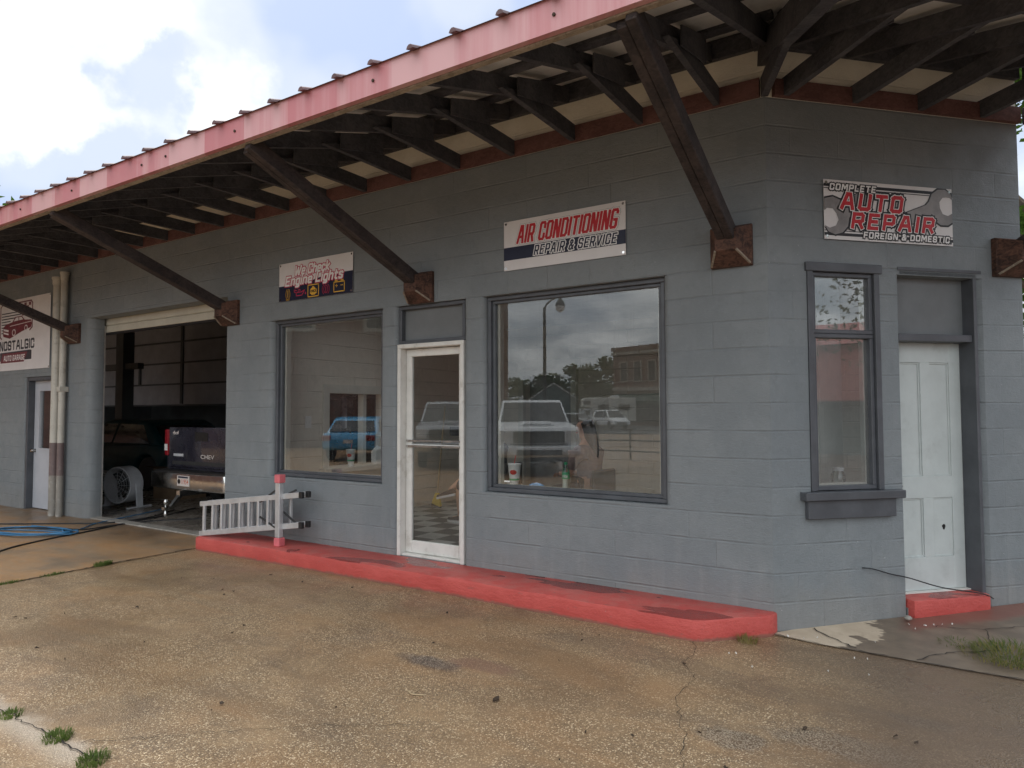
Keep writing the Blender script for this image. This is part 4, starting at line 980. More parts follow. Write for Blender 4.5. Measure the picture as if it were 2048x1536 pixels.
s4.layer('logo_car_detail', M['vinyl'], [Lp([(.40, .73), (.46, .785), (.53, .785), (.53, .735)]), Lp([(.55, .735), (.55, .785), (.61, .785), (.66, .74)]), Lp([(.12, .60), (.26, .57), (.26, .60), (.12, .63)]), Lp([(.12, .55), (.26, .52), (.26, .545), (.12, .575)])] + [Lp(q_) for q_ in stroke([(.30, .66), (.86, .69)], .010)] + [Lp(arc(.41, .55, .05, .055, 0, 360)[:-1]), Lp(arc(.74, .60, .042, .046, 0, 360)[:-1])], .0054)
s4.layer('logo_wheel', mr, [Lp(arc(.41, .55, .035, .04, 0, 360)[:-1]), Lp(arc(.74, .60, .028, .032, 0, 360)[:-1])], .0062)
block_text(s4, 'NOSTALGIC', lx0 + .02, ly0 + .285, 1.30, .165, ((ch, .20, .0046),), 0., .34)
s4.layer('logo_plate', ch, [Lp([(.03, .10), (.90, .10), (.90, .24), (.86, .25), (.03, .24)])], .0042)
s4.layer('logo_band', mr, [Lp([(.05, .07), (.70, .07), (.80, .225), (.10, .225)])], .0050)
block_text(s4, 'AUTO GARAGE', lx0 + .19, ly0 + .105, .80, .095, ((M['vinyl'], .19, .0058),), .1, .40)

# ------------------------------------------------------------------ pipes, ladder, hoses
def pipe(x, y, h, r, label):
    t = thing('vent_pipe', label, 'pipe', (x, y, 0), 0, 'pale vertical pipes by the garage opening')
    b = MB(); b.tube([(0, 0, 1.12), (.002, .0, 2.2), (0, 0, h)], r, 16); p_ = b.build('pipe', M['pipe_w'], t, smooth=True)
    b = MB(); b.tube([(0, 0, .62), (0, 0, 1.12)], r * 1.01, 16); b.build('painted_band', M['pipe_p'], t, smooth=True)
    b = MB(); b.tube([(0, 0, 0), (0, 0, .62)], r * 1.012, 16); b.build('painted_foot', M['pipe_g'], t, smooth=True)
    b = MB(); b.lathe([(r * 1.0, h - .12), (r * 1.2, h - .1), (r * 1.2, h - .03), (r * 1.38, h - .025), (r * 1.38, h + .01), (r * 1.1, h + .012), (r * .6, h + .012)], (0, 0, 0), 16); b.build('cap', M['pipe_w'], t, smooth=True)
    if r < .05: b = MB(); b.box(-.035, .05, r * .3, -y - .001, 1.9, 1.98); b.box(-.05, .05, -r - .012, r * .3, 1.9, 1.98); b.build('clamp', M['pipe_w'], t, bevel=.008)
pipe(-10.475, -.10, 3.67, .060, 'off white vent pipe overlapping the edge of the steel door')
pipe(-10.325, -.075, 3.74, .046, 'slimmer off white vent pipe nearer the garage opening')

lad = thing('ladder', 'silver aluminium folding ladder lying on its side against the grey wall on the red walkway', 'ladder', (-4.96, -.3, .148))
O = Vector((-4.96, -.3, .148))
def rail(a, b, wd=.028, ht=.058):
    r_ = MB(); a = Vector(a) - O; b = Vector(b) - O; r_.beam(a, b, wd, ht); return r_.build('rail', M['metal'], lad, bevel=.003, seg=1)
LA = [(-6.23, -.385, .515), (-4.69, -.25, .70)]; LB = [(-6.24, -.385, .175), (-4.69, -.25, .385)]
for dy in (0, .10):
    rail((LA[0][0], LA[0][1] + dy, LA[0][2]), (LA[1][0], LA[1][1] + dy * .9, LA[1][2])); rail((LB[0][0], LB[0][1] + dy, LB[0][2]), (LB[1][0], LB[1][1] + dy * .9, LB[1][2]))
    for k_ in range(9):
        f = .045 + k_ * .094
        a = Vector(LA[0]).lerp(Vector(LA[1]), f); b = Vector(LB[0]).lerp(Vector(LB[1]), f); off = Vector((.085 if dy else 0, dy, .012 if dy else 0))
        rg = MB(); rg.beam(a + off - O, b + off - O, .030, .034, up=(1, 0, 0)); rg.build('rung', M['metal'], lad, bevel=.004, seg=1)
for c_ in (LA[1], LB[1]):
    for dy in (0, .09):
        e = MB(); e.box(c_[0] - O.x, c_[0] + .05 - O.x, c_[1] + dy - .02 - O.y, c_[1] + dy + .02 - O.y, c_[2] - .033 - O.z, c_[2] + .033 - O.z); e.build('foot', M['black'], lad, bevel=.004, seg=1)
st = MB(); st.box(-.035, .035, -.025, .03, .09, .67); st.build('stabiliser_bar', M['metal'], lad, bevel=.004, seg=1)
for z0 in (0, .67):
    e = MB(); e.box(-.043, .043, -.032, .05, z0, z0 + .088); e.build('end_cap', M['pink'], lad, bevel=.006, seg=1)
for a, b in (((-.36, .0, .30), (-.02, .01, .17)), ((-.36, .0, .42), (-.04, .01, .60)), ((.02, .04, .36), (.2, .06, .25)), ((.02, .04, .52), (.2, .06, .6))):
    e = MB(); e.beam(a, b, .012, .018); e.build('brace_strut', M['iron'], lad)

def hose(name, pts, r, m_, label, cat, group=None):
    pts = [Vector(p) for p in pts]; path = []
    for i in range(len(pts) - 1):
        p0, p1, p2, p3 = pts[max(i - 1, 0)], pts[i], pts[i + 1], pts[min(i + 2, len(pts) - 1)]
        for k_ in range(6):
            t_ = k_ / 6; path.append(.5 * ((2 * p1) + (p2 - p0) * t_ + (2 * p0 - 5 * p1 + 4 * p2 - p3) * t_ ** 2 + (3 * p1 - p0 - 3 * p2 + p3) * t_ ** 3))
    path.append(pts[-1]); b = MB(); o_ = path[0].copy(); o_.z = 0
    b.tube([p - o_ for p in path], r, 7); ob = b.build(name, m_, None, smooth=True, off=o_); return tag(ob, label, cat, group)
rnd = random.Random(3); pts = []
cx, cy = -8.98, -.98
for k_ in range(44):
    a = k_ * .78; rr = .22 + .12 * rnd.random()
    pts.append((cx + (rr + .16) * 1.25 * cos(a) + rnd.uniform(-.05, .05), cy + rr * .78 * sin(a) + .28 * (cos(a)) * .55 + rnd.uniform(-.04, .04), .018 + .0016 * k_ * .6))
pts += [(-8.75, -.62, .02), (-8.8, -.45, .015), (-9.1, -.1, .015), (-9.35, .6, .02), (-9.6, 1.1, .02)]
hose('air_hose', [(-9.9, -1.5, .015), (-9.4, -1.35, .015)] + pts, .008, M['hose_b'], 'blue air hose lying in a loose coil on the stained concrete', 'hose')
hose('cable', [(-7.3, -2.1, .012), (-8.0, -1.69, .012), (-8.35, -1.05, .012), (-8.5, -.5, .012), (-8.75, .1, .012), (-8.9, .7, .014), (-9.3, 1.5, .014)], .011, M['hose_k'], 'black cable curving across the concrete nearest the camera', 'cable', 'black cables running out of the garage')
hose('cable', [(-10.9, -1.3, .012), (-10.0, -.75, .012), (-9.4, -.35, .012), (-9.0, -.05, .012), (-8.95, .5, .012), (-9.4, 1.2, .014)], .011, M['hose_k'], 'black cable passing behind the blue hose coil into the garage', 'cable', 'black cables running out of the garage')
hose('cable', [(-9.5, -.95, .035), (-8.95, -.75, .05), (-8.7, -.48, .012), (-8.7, -.1, .012), (-8.6, .4, .012), (-8.2, .9, .014)], .010, M['hose_k'], 'black cable crossing over the blue hose coil', 'cable', 'black cables running out of the garage')
c0 = Bp(.72, .012, .42)
hose('wire', [c0, Bp(.80, .03, .41), Bp(.95, .025, .365), Bp(1.1, .035, .33), Bp(1.35, .075, .255), Bp(1.7, .075, .19), Bp(1.86, .03, .13)], .0045, M['hose_k'], 'thin dark wire drooping from the angled wall across the red doorstep', 'wire')
wcord = [Bp(.60, -.755, 1.45), Bp(.52, -.74, 1.46), Bp(.42, -.72, 1.2), Bp(.38, -.7, .95), Bp(.5, -.68, 1.1), Bp(.66, -.7, 1.3), Bp(.68, -.74, 1.42), Bp(.62, -.757, 1.47)]
hose('power_cord', wcord, .006, M['hose_k'], 'looped dark power cord plugged in behind the narrow window', 'cord')

# ------------------------------------------------------------------ small things in the windows
def cup(loc, label, s=1.):
    t = thing('drink_cup', label, 'cup', loc, 0, None); 
    b = MB(); b.lathe([(.034 * s, 0), (.034 * s, .05 * s), (.040 * s, .055 * s), (.053 * s, .185 * s), (.056 * s, .188 * s), (.056 * s, .196 * s), (.04 * s, .198 * s)], (0, 0, 0), 24); b.build('cup', M['paper'], t, smooth=True)
    b = MB(); b.lathe([(.0412 * s, .060 * s), (.0428 * s, .076 * s)], (0, 0, 0), 24); b.build('green_band', M['green_ink'], t, smooth=True)
    b = MB(); vs = []; fs = []
    n_ = 14
    for i in range(n_):
        a = 2 * pi * i / n_; h = .128 * s + .02 * s * sin(a); ph = -1.25 + .62 * cos(a); r_ = (.040 + (.053 - .040) * (h / s - .055) / .13 + .0012) * s
        vs.append((r_ * sin(ph) * 1. if False else r_ * cos(ph), r_ * sin(ph), h))
    b.add(vs + [(.0508 * s * cos(-1.25), .0508 * s * sin(-1.25), .128 * s)], [(i, (i + 1) % n_, n_) for i in range(n_)]); b.build('red_logo', M['cupred'], t)
    b = MB(); b.tube([(.0, .0, .197 * s), (.012 * s, .0, .262 * s)], .0045, 8); b.build('straw', M['cupred'], t)
    return t
cup((-2.345, .275, .863), 'white paper cup with a red oval and straw on the big window ledge', 1.13)
cup((-5.56, 1.32, .86), 'white paper cup on the counter of the service window', 1.13)
t = thing('drink_bottle', 'clear soft drink bottle with a green label on the big window ledge', 'bottle', (-1.80, .27, .863))
b = MB(); b.lathe([(.028, 0), (.034, .01), (.034, .07), (.031, .09), (.034, .11), (.034, .165), (.028, .19), (.014, .215), (.013, .235)], (0, 0, 0), 20); b.build('bottle', M['clear'], t, smooth=True)
b = MB(); b.lathe([(.031, .002), (.0325, .012), (.0325, .07), (.03, .1), (.03, .105)], (0, 0, 0), 20); b.build('drink', M['inner'], t, smooth=True)
b = MB(); b.lathe([(.0352, .108), (.0352, .166)], (0, 0, 0), 20); b.build('label_band', M['green_ink'], t, smooth=True)
b = MB(); b.lathe([(.0155, .234), (.0155, .255), (.01, .256)], (0, 0, 0), 14); b.build('cap', M['green_ink'], t, smooth=True)
vs, fs = text_poly('rite', .2, .02); x_0 = max(a[0] for a in vs)
b = MB(); b.add([(.0362 * sin((a[0] / x_0 - .5) * 1.5 + .15), -.0362 * cos((a[0] / x_0 - .5) * 1.5 + .15), .122 + a[1] * .04) for a in vs], fs); b.build('lettering', M['white_ink'], t, fix=False)
t = thing('snack_packet', 'crumpled blue wrapper lying on the big window ledge', 'wrapper', (-2.1, .27, .863))
b = MB(); rnd = random.Random(5)
vs = []; nx_, ny_ = 9, 5
for j in range(ny_):
    for i in range(nx_): vs.append((-.10 + .2 * i / (nx_ - 1), -.04 + .08 * j / (ny_ - 1), .004 + .05 * sin(pi * i / (nx_ - 1)) ** .6 * sin(pi * j / (ny_ - 1)) + rnd.uniform(0, .008)))
b.add(vs, [(j * nx_ + i, j * nx_ + i + 1, (j + 1) * nx_ + i + 1, (j + 1) * nx_ + i) for j in range(ny_ - 1) for i in range(nx_ - 1)]); b.build('wrapper', M['bluebag'], t, smooth=True)
b = MB(); b.box(-.09, .085, -.045, .045, .0005, .0035); b.build('tray', M['paper'], t)
t = thing('can', 'small pale can lying behind the paper cup', 'can', (-2.45, .30, .892)); b = MB(); b.lathe([(.02, -.05), (.028, -.045), (.028, .045), (.02, .05)], (0, 0, 0), 16, 'x'); b.build('can_body', M['metal'], t, smooth=True)
t = thing('glass_jar', 'empty glass jar standing inside the narrow window', 'jar', tuple(Bp(.67, -.16, .985)))
b = MB(); b.lathe([(.045, 0), (.052, .01), (.052, .10), (.04, .12), (.038, .13)], (0, 0, 0), 20); b.build('jar', M['clear'], t, smooth=True)
b = MB(); b.lathe([(.042, .13), (.042, .155), (.03, .156)], (0, 0, 0), 20); b.build('lid', M['grey_plastic'], t, smooth=True)
bsh = MB(); bbox(bsh, .33, .92, -.25, -.121, .955, .984); bsh.build('window_board', M['jamb'], wn)
t = thing('paper_bag', 'white paper bag on the service window counter', 'bag', (-5.60, 1.86, .86)); b = MB()
b.add([(-.05, -.07, 0), (.05, -.07, 0), (.05, .07, 0), (-.05, .07, 0), (-.045, -.075, .17), (.045, -.065, .18), (.035, .07, .21), (-.04, .06, .2), (-.01, .0, .25)], [(3, 2, 1, 0), (0, 1, 5, 4), (1, 2, 6, 5), (2, 3, 7, 6), (3, 0, 4, 7), (4, 5, 8), (5, 6, 8), (6, 7, 8), (7, 4, 8)]); b.build('bag', M['paper'], t)
t = thing('broom', 'yellow angled broom leaning inside behind the glass door', 'broom', (-5.25, 2.75, .16))
b = MB(); b.tube([(0, 0, .2), (-.05, .25, 1.5)], .013, 8); b.build('handle', M['handle'], t)
b = MB(); b.add([(-.03, -.02, .22), (.03, -.02, .22), (.03, .02, .22), (-.03, .02, .22), (-.09, -.03, .06), (.07, -.03, .02), (.07, .03, .02), (-.09, .03, .06)], [(0, 1, 2, 3), (4, 7, 6, 5), (0, 4, 5, 1), (1, 5, 6, 2), (2, 6, 7, 3), (3, 7, 4, 0)]); b.build('broom_head', M['yellow'], t, bevel=.008)
b = MB()
for k_ in range(14): x_ = -.085 + .011 * k_; b.beam((x_, 0, .06 - .003 * k_), (x_ * 1.15, 0, 0.001), .006, .04)
b.build('bristles', M['iron'], t)

# ------------------------------------------------------------------ people (skin-modifier bodies)
def skin_body(name, verts, edges, radii, mat_, parent, sub=2, root=0):
    me = bpy.data.meshes.new(name); me.from_pydata([tuple(v) for v in verts], edges, []); ob = bpy.data.objects.new(name, me); COL.objects.link(ob)
    md = ob.modifiers.new('skin', 'SKIN'); md.use_smooth_shade = True
    for v, r_ in zip(me.skin_vertices[0].data, radii):
        v.radius = r_ if isinstance(r_, tuple) else (r_, r_)
    me.skin_vertices[0].data[root].use_root = True
    ss = ob.modifiers.new('sub', 'SUBSURF'); ss.levels = sub; ss.render_levels = sub
    dg = bpy.context.evaluated_depsgraph_get(); dg.update(); nm = bpy.data.meshes.new_from_object(ob.evaluated_get(dg)); bpy.data.objects.remove(ob)
    nm.materials.clear(); nm.materials.append(mat_)
    for p in nm.polygons: p.use_smooth = True
    o_ = bpy.data.objects.new(name, nm); COL.objects.link(o_); o_.parent = parent; return o_
def seated_person(loc, rz, label, hair_long, shirt, crossed):
    """faces local +x, seat at z .45, origin on the floor under the pelvis"""
    t = thing('person', label, 'person', loc, rz)
    V_ = []; E_ = []; R_ = []
    def add(p, r_, par=None):
        V_.append(Vector(p)); R_.append(r_)
        if par is not None: E_.append((par, len(V_) - 1))
        return len(V_) - 1
    pel = add((0, 0, .54), (.13, .15)); b1 = add((-.02, 0, .70), (.12, .145), pel); b2 = add((.0, 0, .86), (.12, .155), b1); b3 = add((.015, 0, .98), (.10, .15), b2); nk = add((.03, 0, 1.07), .055, b3); n2_ = add((.05, 0, 1.12), .052, nk)
    h1 = add((.065, 0, 1.17), (.075, .068), n2_); h2 = add((.07, 0, 1.235), (.098, .08), h1); h3 = add((.06, 0, 1.305), (.09, .074), h2)
    for s_ in (-1, 1):
        hp = add((.04, .09 * s_, .53), .09, pel)
        if crossed and s_ < 0:
            kn = add((.44, .05 * s_, .60), .062, hp); an = add((.62, .10, .40), .042, kn); he = add((.63, .13, .36), .040, an); to = add((.74, .15, .33), .034, he)
        else:
            kn = add((.46, .11 * s_, .50), .062, hp); md_ = add((.47, .11 * s_, .32), .056, kn); an = add((.45, .12 * s_, .10), .040, md_); he = add((.46, .12 * s_, .05), .042, an); to = add((.58, .135 * s_, .035), .034, he)
        sh = add((.01, .185 * s_, .965), .062, b3); el = add((.08, .25 * s_, .72), .045, sh); wr = add((.28, .13 * s_, .70), .030, el); pm = add((.345, .09 * s_, .705), (.036, .020), wr)
    body = skin_body('body', V_, E_, R_, M['skin'], t)
    # clothes: slightly larger shells over torso and thighs
    V2 = []; E2 = []; R2 = []
    def add2(p, r_, par=None):
        V2.append(Vector(p)); R2.append(r_)
        if par is not None: E2.append((par, len(V2) - 1))
        return len(V2) - 1
    a = add2((0, 0, .56), (.145, .165)); b_ = add2((-.02, 0, .70), (.135, .16), a); c_ = add2((.0, 0, .86), (.135, .17), b_); d_ = add2((.015, 0, .99), (.112, .16), c_); e_ = add2((.03, 0, 1.05), (.07, .08), d_)
    for s_ in (-1, 1):
        q_ = add2((.01, .19 * s_, .97), .074, d_); q2 = add2((.045, .225 * s_, .84), .064, q_); add2((.07, .243 * s_, .76), .06, q2)
    skin_body('shirt', V2, E2, R2, shirt, t)
    V2.clear(); E2.clear(); R2.clear()
    a = add2((0, 0, .53), (.145, .165))
    for s_ in (-1, 1):
        hp = add2((.05, .095 * s_, .53), .102, a)
        if crossed and s_ < 0: k_ = add2((.43, .05 * s_, .605), .078, hp); add2((.5, .0, .53), .062, k_)
        else: k_ = add2((.45, .11 * s_, .505), .078, hp); add2((.47, .11 * s_, .38), .07, k_)
    skin_body('trousers', V2, E2, R2, M['denim'], t)
    # hair
    V2.clear(); E2.clear(); R2.clear()
    a = add2((.035, 0, 1.31), (.105, .088)); b_ = add2((.0, 0, 1.25), (.085, .088), a); c_ = add2((-.035, 0, 1.15), (.06, .085), b_)
    if hair_long: c_ = add2((-.06, 0, 1.02), (.05, .09), c_); add2((-.07, 0, .88), (.035, .075), c_)
    skin_body('hair', V2, E2, R2, M['hair'], t)
    f = MB()        # face: eyes, nose, mouth, ears
    for s_ in (-1, 1):
        f.lathe([(.001, -.006), (.009, -.004), (.011, 0), (.009, .004), (.001, .006)], (.152, .032 * s_, 1.245), 10, 'x', M['hair']); f.obox((.055, .083 * s_, 1.235), (.014, 0, 0), (0, .006, 0), (0, 0, .028), M['skin'])
    f.add([(.158, -.012, 1.20), (.158, .012, 1.20), (.178, 0, 1.198), (.158, 0, 1.245)], [(0, 1, 2), (0, 2, 3), (1, 3, 2), (0, 3, 1)], M['skin']); f.obox((.150, 0, 1.172), (.008, 0, 0), (0, .022, 0), (0, 0, .005), M['pink'])
    f.build('face', None, t)
    # hands: palm comes from the body, five separate bent fingers
    for s_ in (-1, 1):
        h = MB()
        for k_, ln in enumerate((.050, .060, .064, .056)):
            y_ = .09 * s_ + (-.026 + .017 * k_) * 1.; p0 = Vector((.355, y_, .708)); h.tube([p0, p0 + Vector((ln * .6, 0, -.004)), p0 + Vector((ln * .95, 0, -.022)), p0 + Vector((ln * .95, 0, -.045))], [.0085, .008, .0075, .006], 8)
        p0 = Vector((.325, (.09 - .028) * s_, .712)); h.tube([p0, p0 + Vector((.03, -.022 * s_, .006)), p0 + Vector((.055, -.024 * s_, -.008))], [.010, .009, .007], 8)
        h.build('fingers', M['skin'], t, smooth=True)
    # shoes
    for s_ in (-1, 1):
        sh_ = MB()
        if crossed and s_ < 0: c = Vector((.67, .14, .345)); ax = Vector((.13, .035, -.03))
        else: c = Vector((.505, .128 * s_, .04)); ax = Vector((.135, .02 * s_, 0))
        u = Vector((0, 0, 1)) if not (crossed and s_ < 0) else Vector((.25, 0, .97)); sd_ = ax.cross(u).normalized() * .045; u = u.normalized()
        lo = [c - ax - sd_ * .8, c - ax * .3 - sd_, c + ax * .6 - sd_ * 1.05, c + ax * 1.05, c + ax * .6 + sd_ * 1.05, c - ax * .3 + sd_, c - ax + sd_ * .8]
        n_ = len(lo); vs = [p - u * .04 for p in lo] + [p - u * .012 for p in lo] + [c + (p - c) * .86 + u * (.055 if i in (0, 6) else .045 if i in (1, 5) else .018) for i, p in enumerate(lo)]
        sh_.add(vs[:2 * n_], [tuple(range(n_))[::-1]] + [(i, (i + 1) % n_, n_ + (i + 1) % n_, n_ + i) for i in range(n_)], M['shoe_w'])
        sh_.add(vs[n_:], [tuple(range(n_, 2 * n_))] + [(i, (i + 1) % n_, n_ + (i + 1) % n_, n_ + i) for i in range(n_)], M['shirt_d'])
        sh_.build('shoe', None, t, smooth=True)
    return t
def chair(loc, rz, label):
    t = thing('chair', label, 'chair', loc, rz, 'dark office chairs')
    b = MB(); b.box(-.22, .22, -.22, .22, .40, .46); b.build('seat', M['black'], t, bevel=.02); b = MB(); b.box(-.26, -.22, -.2, .2, .50, .78); b.build('backrest', M['black'], t, bevel=.015)
    for sx in (-1, 1):
        for sy in (-1, 1):
            b = MB(); b.tube([(.2 * sx, .2 * sy, .40), (.22 * sx, .22 * sy, 0)], .012, 8); b.build('leg', M['chrome'], t)
    for sy in (-1, 1):
        b = MB(); b.tube([(-.21, .19 * sy, .43), (-.24, .19 * sy, .56)], .012, 8); b.build('back_post', M['chrome'], t)
seated_person((-2.28, 1.72, .16), radians(168), 'seated person with long dark hair and a muted rose top behind the big window', True, M['shirt_r'], False)
chair((-2.31, 1.725, .16), radians(168), 'dark chair under the long haired person behind the big window')
seated_person((-3.72, 2.0, .16), radians(180), 'seated person in dark clothes whose white shoe shows in the glass door', False, M['shirt_d'], True)
chair((-3.69, 2.0, .16), radians(180), 'dark chair under the person seen through the glass door')

# ------------------------------------------------------------------ vehicles
def wheel(par, x, y, r=.37, wd=.24):
    b = MB(); b.lathe([(r * .62, -wd / 2), (r * .9, -wd / 2), (r, -wd * .36), (r, wd * .36), (r * .9, wd / 2), (r * .62, wd / 2)], (x, y, r), 28, 'y'); t_ = b.build('wheel', M['rubber'], par, smooth=True)
    b = MB(); b.lathe([(r * .62, -wd * .46), (r * .56, -wd * .40), (r * .2, -wd * .40), (r * .14, -wd * .45), (.001, -wd * .45)], (x, y, r), 20, 'y'); b.lathe([(r * .62, wd * .46), (r * .56, wd * .40), (r * .2, wd * .40), (r * .14, wd * .45), (.001, wd * .45)], (x, y, r), 20, 'y')
    for k_ in range(6):
        a = k_ * pi / 3
        for s_ in (-1, 1): b.obox((x + r * .38 * cos(a), y + s_ * wd * .42, r + r * .38 * sin(a)), (r * .2 * cos(a), 0, r * .2 * sin(a)), (0, .012, 0), (-r * .07 * sin(a), 0, r * .07 * cos(a)))
    b.build('rim', M['chrome'], t_, smooth=True)
def side_profile(mb, pts, hw, taper=None, m_=None):
    """xz profile extruded across y; taper(z) narrows the half width"""
    n = len(pts); f = taper or (lambda x, z: 1.)
    vs = [(x, -hw * f(x, z), z) for x, z in pts] + [(x, hw * f(x, z), z) for x, z in pts]
    mb.add(vs, [tuple(range(n))[::-1], tuple(range(n, 2 * n))] + [(i, (i + 1) % n, n + (i + 1) % n, n + i) for i in range(n)], m_)
def archp(cx, r, z0):
    a0 = math.asin(min(1, (z0 - .37) / r)) if z0 > .37 else 0
    return [(cx + r * cos(a), .37 + r * sin(a)) for a in [a0 + (pi - 2 * a0) * i / 10 for i in range(11)]]
def pickup(loc, rz, label, paint, big=1., front_detail=True, rear_detail=True):
    t = thing('pickup_truck', label, 'pickup truck', loc, rz)
    hw = .98; z0 = .46; wb = (-1.75, 1.85)
    low = [(-2.75, z0), ] + archp(wb[0], .46, z0)[::-1] + archp(wb[1], .46, z0)[::-1] + [(2.75, z0)]
    b = MB(); prof = low + [(2.86, .62), (2.86, 1.10), (2.78, 1.20), (1.25, 1.28), (-.75, 1.30), (-2.78, 1.32), (-2.82, 1.26), (-2.80, .66)]
    side_profile(b, prof, hw, lambda x, z: 1. if z > .6 else .97); body = b.build('body', paint, t, bevel=.035, seg=3, smooth=True)
    b = MB(); side_profile(b, [(-.85, 1.28), (1.28, 1.27), (.55, 1.84), (.35, 1.89), (-.55, 1.88), (-.72, 1.82)], hw * .97, lambda x, z: 1 - max(0, z - 1.28) * .26); b.build('cab', paint, t, bevel=.03, seg=2, smooth=True)
    g = MB(); yy = lambda z: hw * .97 * (1 - max(0, z - 1.28) * .26)
    # windscreen / back light / side glass stand a few millimetres proud
    def quad(p): g.add(p, [(0, 1, 2, 3)])
    quad([(1.255, -yy(1.31) * .93, 1.315), (1.255, yy(1.31) * .93, 1.315), (.60, yy(1.8) * .93, 1.825), (.60, -yy(1.8) * .93, 1.825)])
    quad([(-.862, -yy(1.36) * .88, 1.36), (-.862, yy(1.36) * .88, 1.36), (-.748, yy(1.78) * .88, 1.78), (-.748, -yy(1.78) * .88, 1.78)])
    for s_ in (-1, 1):
        quad([(-.7, s_ * (yy(1.33) + .006), 1.33), (.14, s_ * (yy(1.33) + .006), 1.33), (.10, s_ * (yy(1.8) + .006), 1.80), (-.58, s_ * (yy(1.8) + .006), 1.80)])
        quad([(.2, s_ * (yy(1.33) + .006), 1.33), (1.08, s_ * (yy(1.33) + .006), 1.33), (.48, s_ * (yy(1.8) + .006), 1.80), (.16, s_ * (yy(1.8) + .006), 1.80)])
    g.build('window', M['darkglass'], t)
    for s_ in (-1, 1):
        b = MB(); b.box(1.0, 1.12, s_ * hw - .02 if s_ > 0 else -hw - .24, s_ * hw + .24 if s_ > 0 else -hw + .02, 1.28, 1.50); b.build('mirror', M['black'], t, bevel=.03)
    for x_ in wb:
        for s_ in (-1, 1): wheel(t, x_, s_ * (hw - .14))
    und = MB(); und.box(-2.6, 2.5, -.7, .7, .34, .52); und.tube([(wb[0], -.8, .37), (wb[0], .8, .37)], .06, 8); und.build('chassis', M['black'], t)
    if front_detail:
        b = MB(); b.box(2.845, 2.90, -.62, .62, .82, 1.10); gr = b.build('grille', M['black'], t, bevel=.02)
        b = MB()
        for k_ in range(5): b.box(2.9, 2.912, -.60, .60, .84 + k_ * .055, .856 + k_ * .055)
        b.box(2.9, 2.925, -.70, .70, .775, .80); b.box(2.9, 2.93, -.12, .12, .965, 1.01); b.build('grille_bars', M['iron'], gr)
        for s_ in (-1, 1):
            b = MB(); b.box(2.82, 2.885, min(s_ * .68, s_ * .95), max(s_ * .68, s_ * .95), .86, 1.12); b.build('headlight', M['clearlens'], t, bevel=.02)
        b = MB(); side_profile(b, [(2.72, .50), (2.98, .52), (3.0, .62), (2.98, .74), (2.72, .76)], 1.0); b.build('front_bumper', M['white'] if paint is M['white'] else M['chrome'], t, bevel=.03)
        b = MB(); b.box(2.985, 3.01, -.55, .55, .53, .66); b.build('air_dam', M['black'], t)
        b = MB(); side_profile(b, [(1.5, 1.272), (2.5, 1.225), (2.45, 1.29), (1.6, 1.33)], .42); hs = b.build('hood_scoop', paint, t, bevel=.02); b = MB(); b.box(2.44, 2.475, -.34, .34, 1.235, 1.275); b.build('scoop_opening', M['black'], t)
        b = MB()
        for y_ in (-.5, -.25, 0, .25, .5): b.box(.30, .36, y_ - .05, y_ + .05, 1.885, 1.905)
        b.build('roof_lamps', M['clearlens'], t)
    if rear_detail:
        b = MB(); b.box(-2.845, -2.80, -.85, .85, .74, 1.345); tg = b.build('tailgate', paint, t, bevel=.012, smooth=True)
        b = MB(); b.box(-2.852, -2.846, -.16, .16, 1.14, 1.27); b.box(-2.856, -2.852, -.12, .12, 1.225, 1.25); b.build('handle', M['black'], tg)
        b = MB(); b.box(-2.85, -2.8455, -.74, .74, .775, .83); b.build('trim_strip', M['iron'], tg)
        b = MB(); b.box(-2.849, -2.8455, .46, .72, .90, .94); b.build('badge', M['grey_plastic'], tg)
        vs, fs = text_poly('CHEV', 0, .01); x1_ = max(a[0] for a in vs)
        b = MB(); b.add([(-2.849, .02 - a[0] / x1_ * .34, .88 + a[1] * .085) for a in vs], fs); b.build('lettering', M['plate'], tg, fix=False)
        vs, fs = text_poly('4x4', .2, .03); x1_ = max(a[0] for a in vs)
        b = MB(); b.add([(-2.849, .75 - a[0] / x1_ * .16, 1.235 + a[1] * .075) for a in vs], fs); b.build('lettering', M['plate'], tg, fix=False)
        for s_ in (-1, 1):
            b = MB(); b.box(-2.85, -2.72, min(s_ * .87, s_ * .97), max(s_ * .87, s_ * .97), .90, 1.31); tl = b.build('tail_light', M['redlens'], t, bevel=.02)
            b = MB(); b.box(-2.857, -2.851, min(s_ * .88, s_ * .955), max(s_ * .88, s_ * .955), .98, 1.08); b.build('reverse_lens', M['clearlens'], tl)
        b = MB(); pr = [(-1.0, -2.80), (-.99, -3.0), (-.9, -3.09), (-.3, -3.12), (.3, -3.12), (.9, -3.09), (.99, -3.0), (1.0, -2.80)]
        b.prism([(x_, y_) for y_, x_ in pr], .44, .68); bp = b.build('rear_bumper', M['chrome'], t, bevel=.02, smooth=True)
        b = MB(); b.prism([(x_ + .03, y_ * .97) for y_, x_ in pr], .682, .70); b.build('step_pad', M['black'], bp)
        b = MB(); b.box(-3.128, -3.122, -.15, .15, .50, .65); pl = b.build('licence_plate', M['plate'], t)
        vs, fs = text_poly('11954', 0, .01); x1_ = max(a[0] for a in vs)
        b = MB(); b.add([(-3.1295, .06 - a[0] / x1_ * .19, .53 + a[1] * .10) for a in vs], fs); b.build('lettering', M['orange_ink'], pl, fix=False)
        b = MB(); b.ext([(-3.1295, .10 + .036 * cos(a), .565 + .036 * sin(a)) for a in [2 * pi * i / 16 for i in range(16)]], (-.001, 0, 0)); b.build('plate_emblem', M['black_ink'], pl)
        b = MB(); b.box(-3.13, -3.1285, -.12, .12, .615, .64); b.build('plate_title', M['navy_ink'], pl)
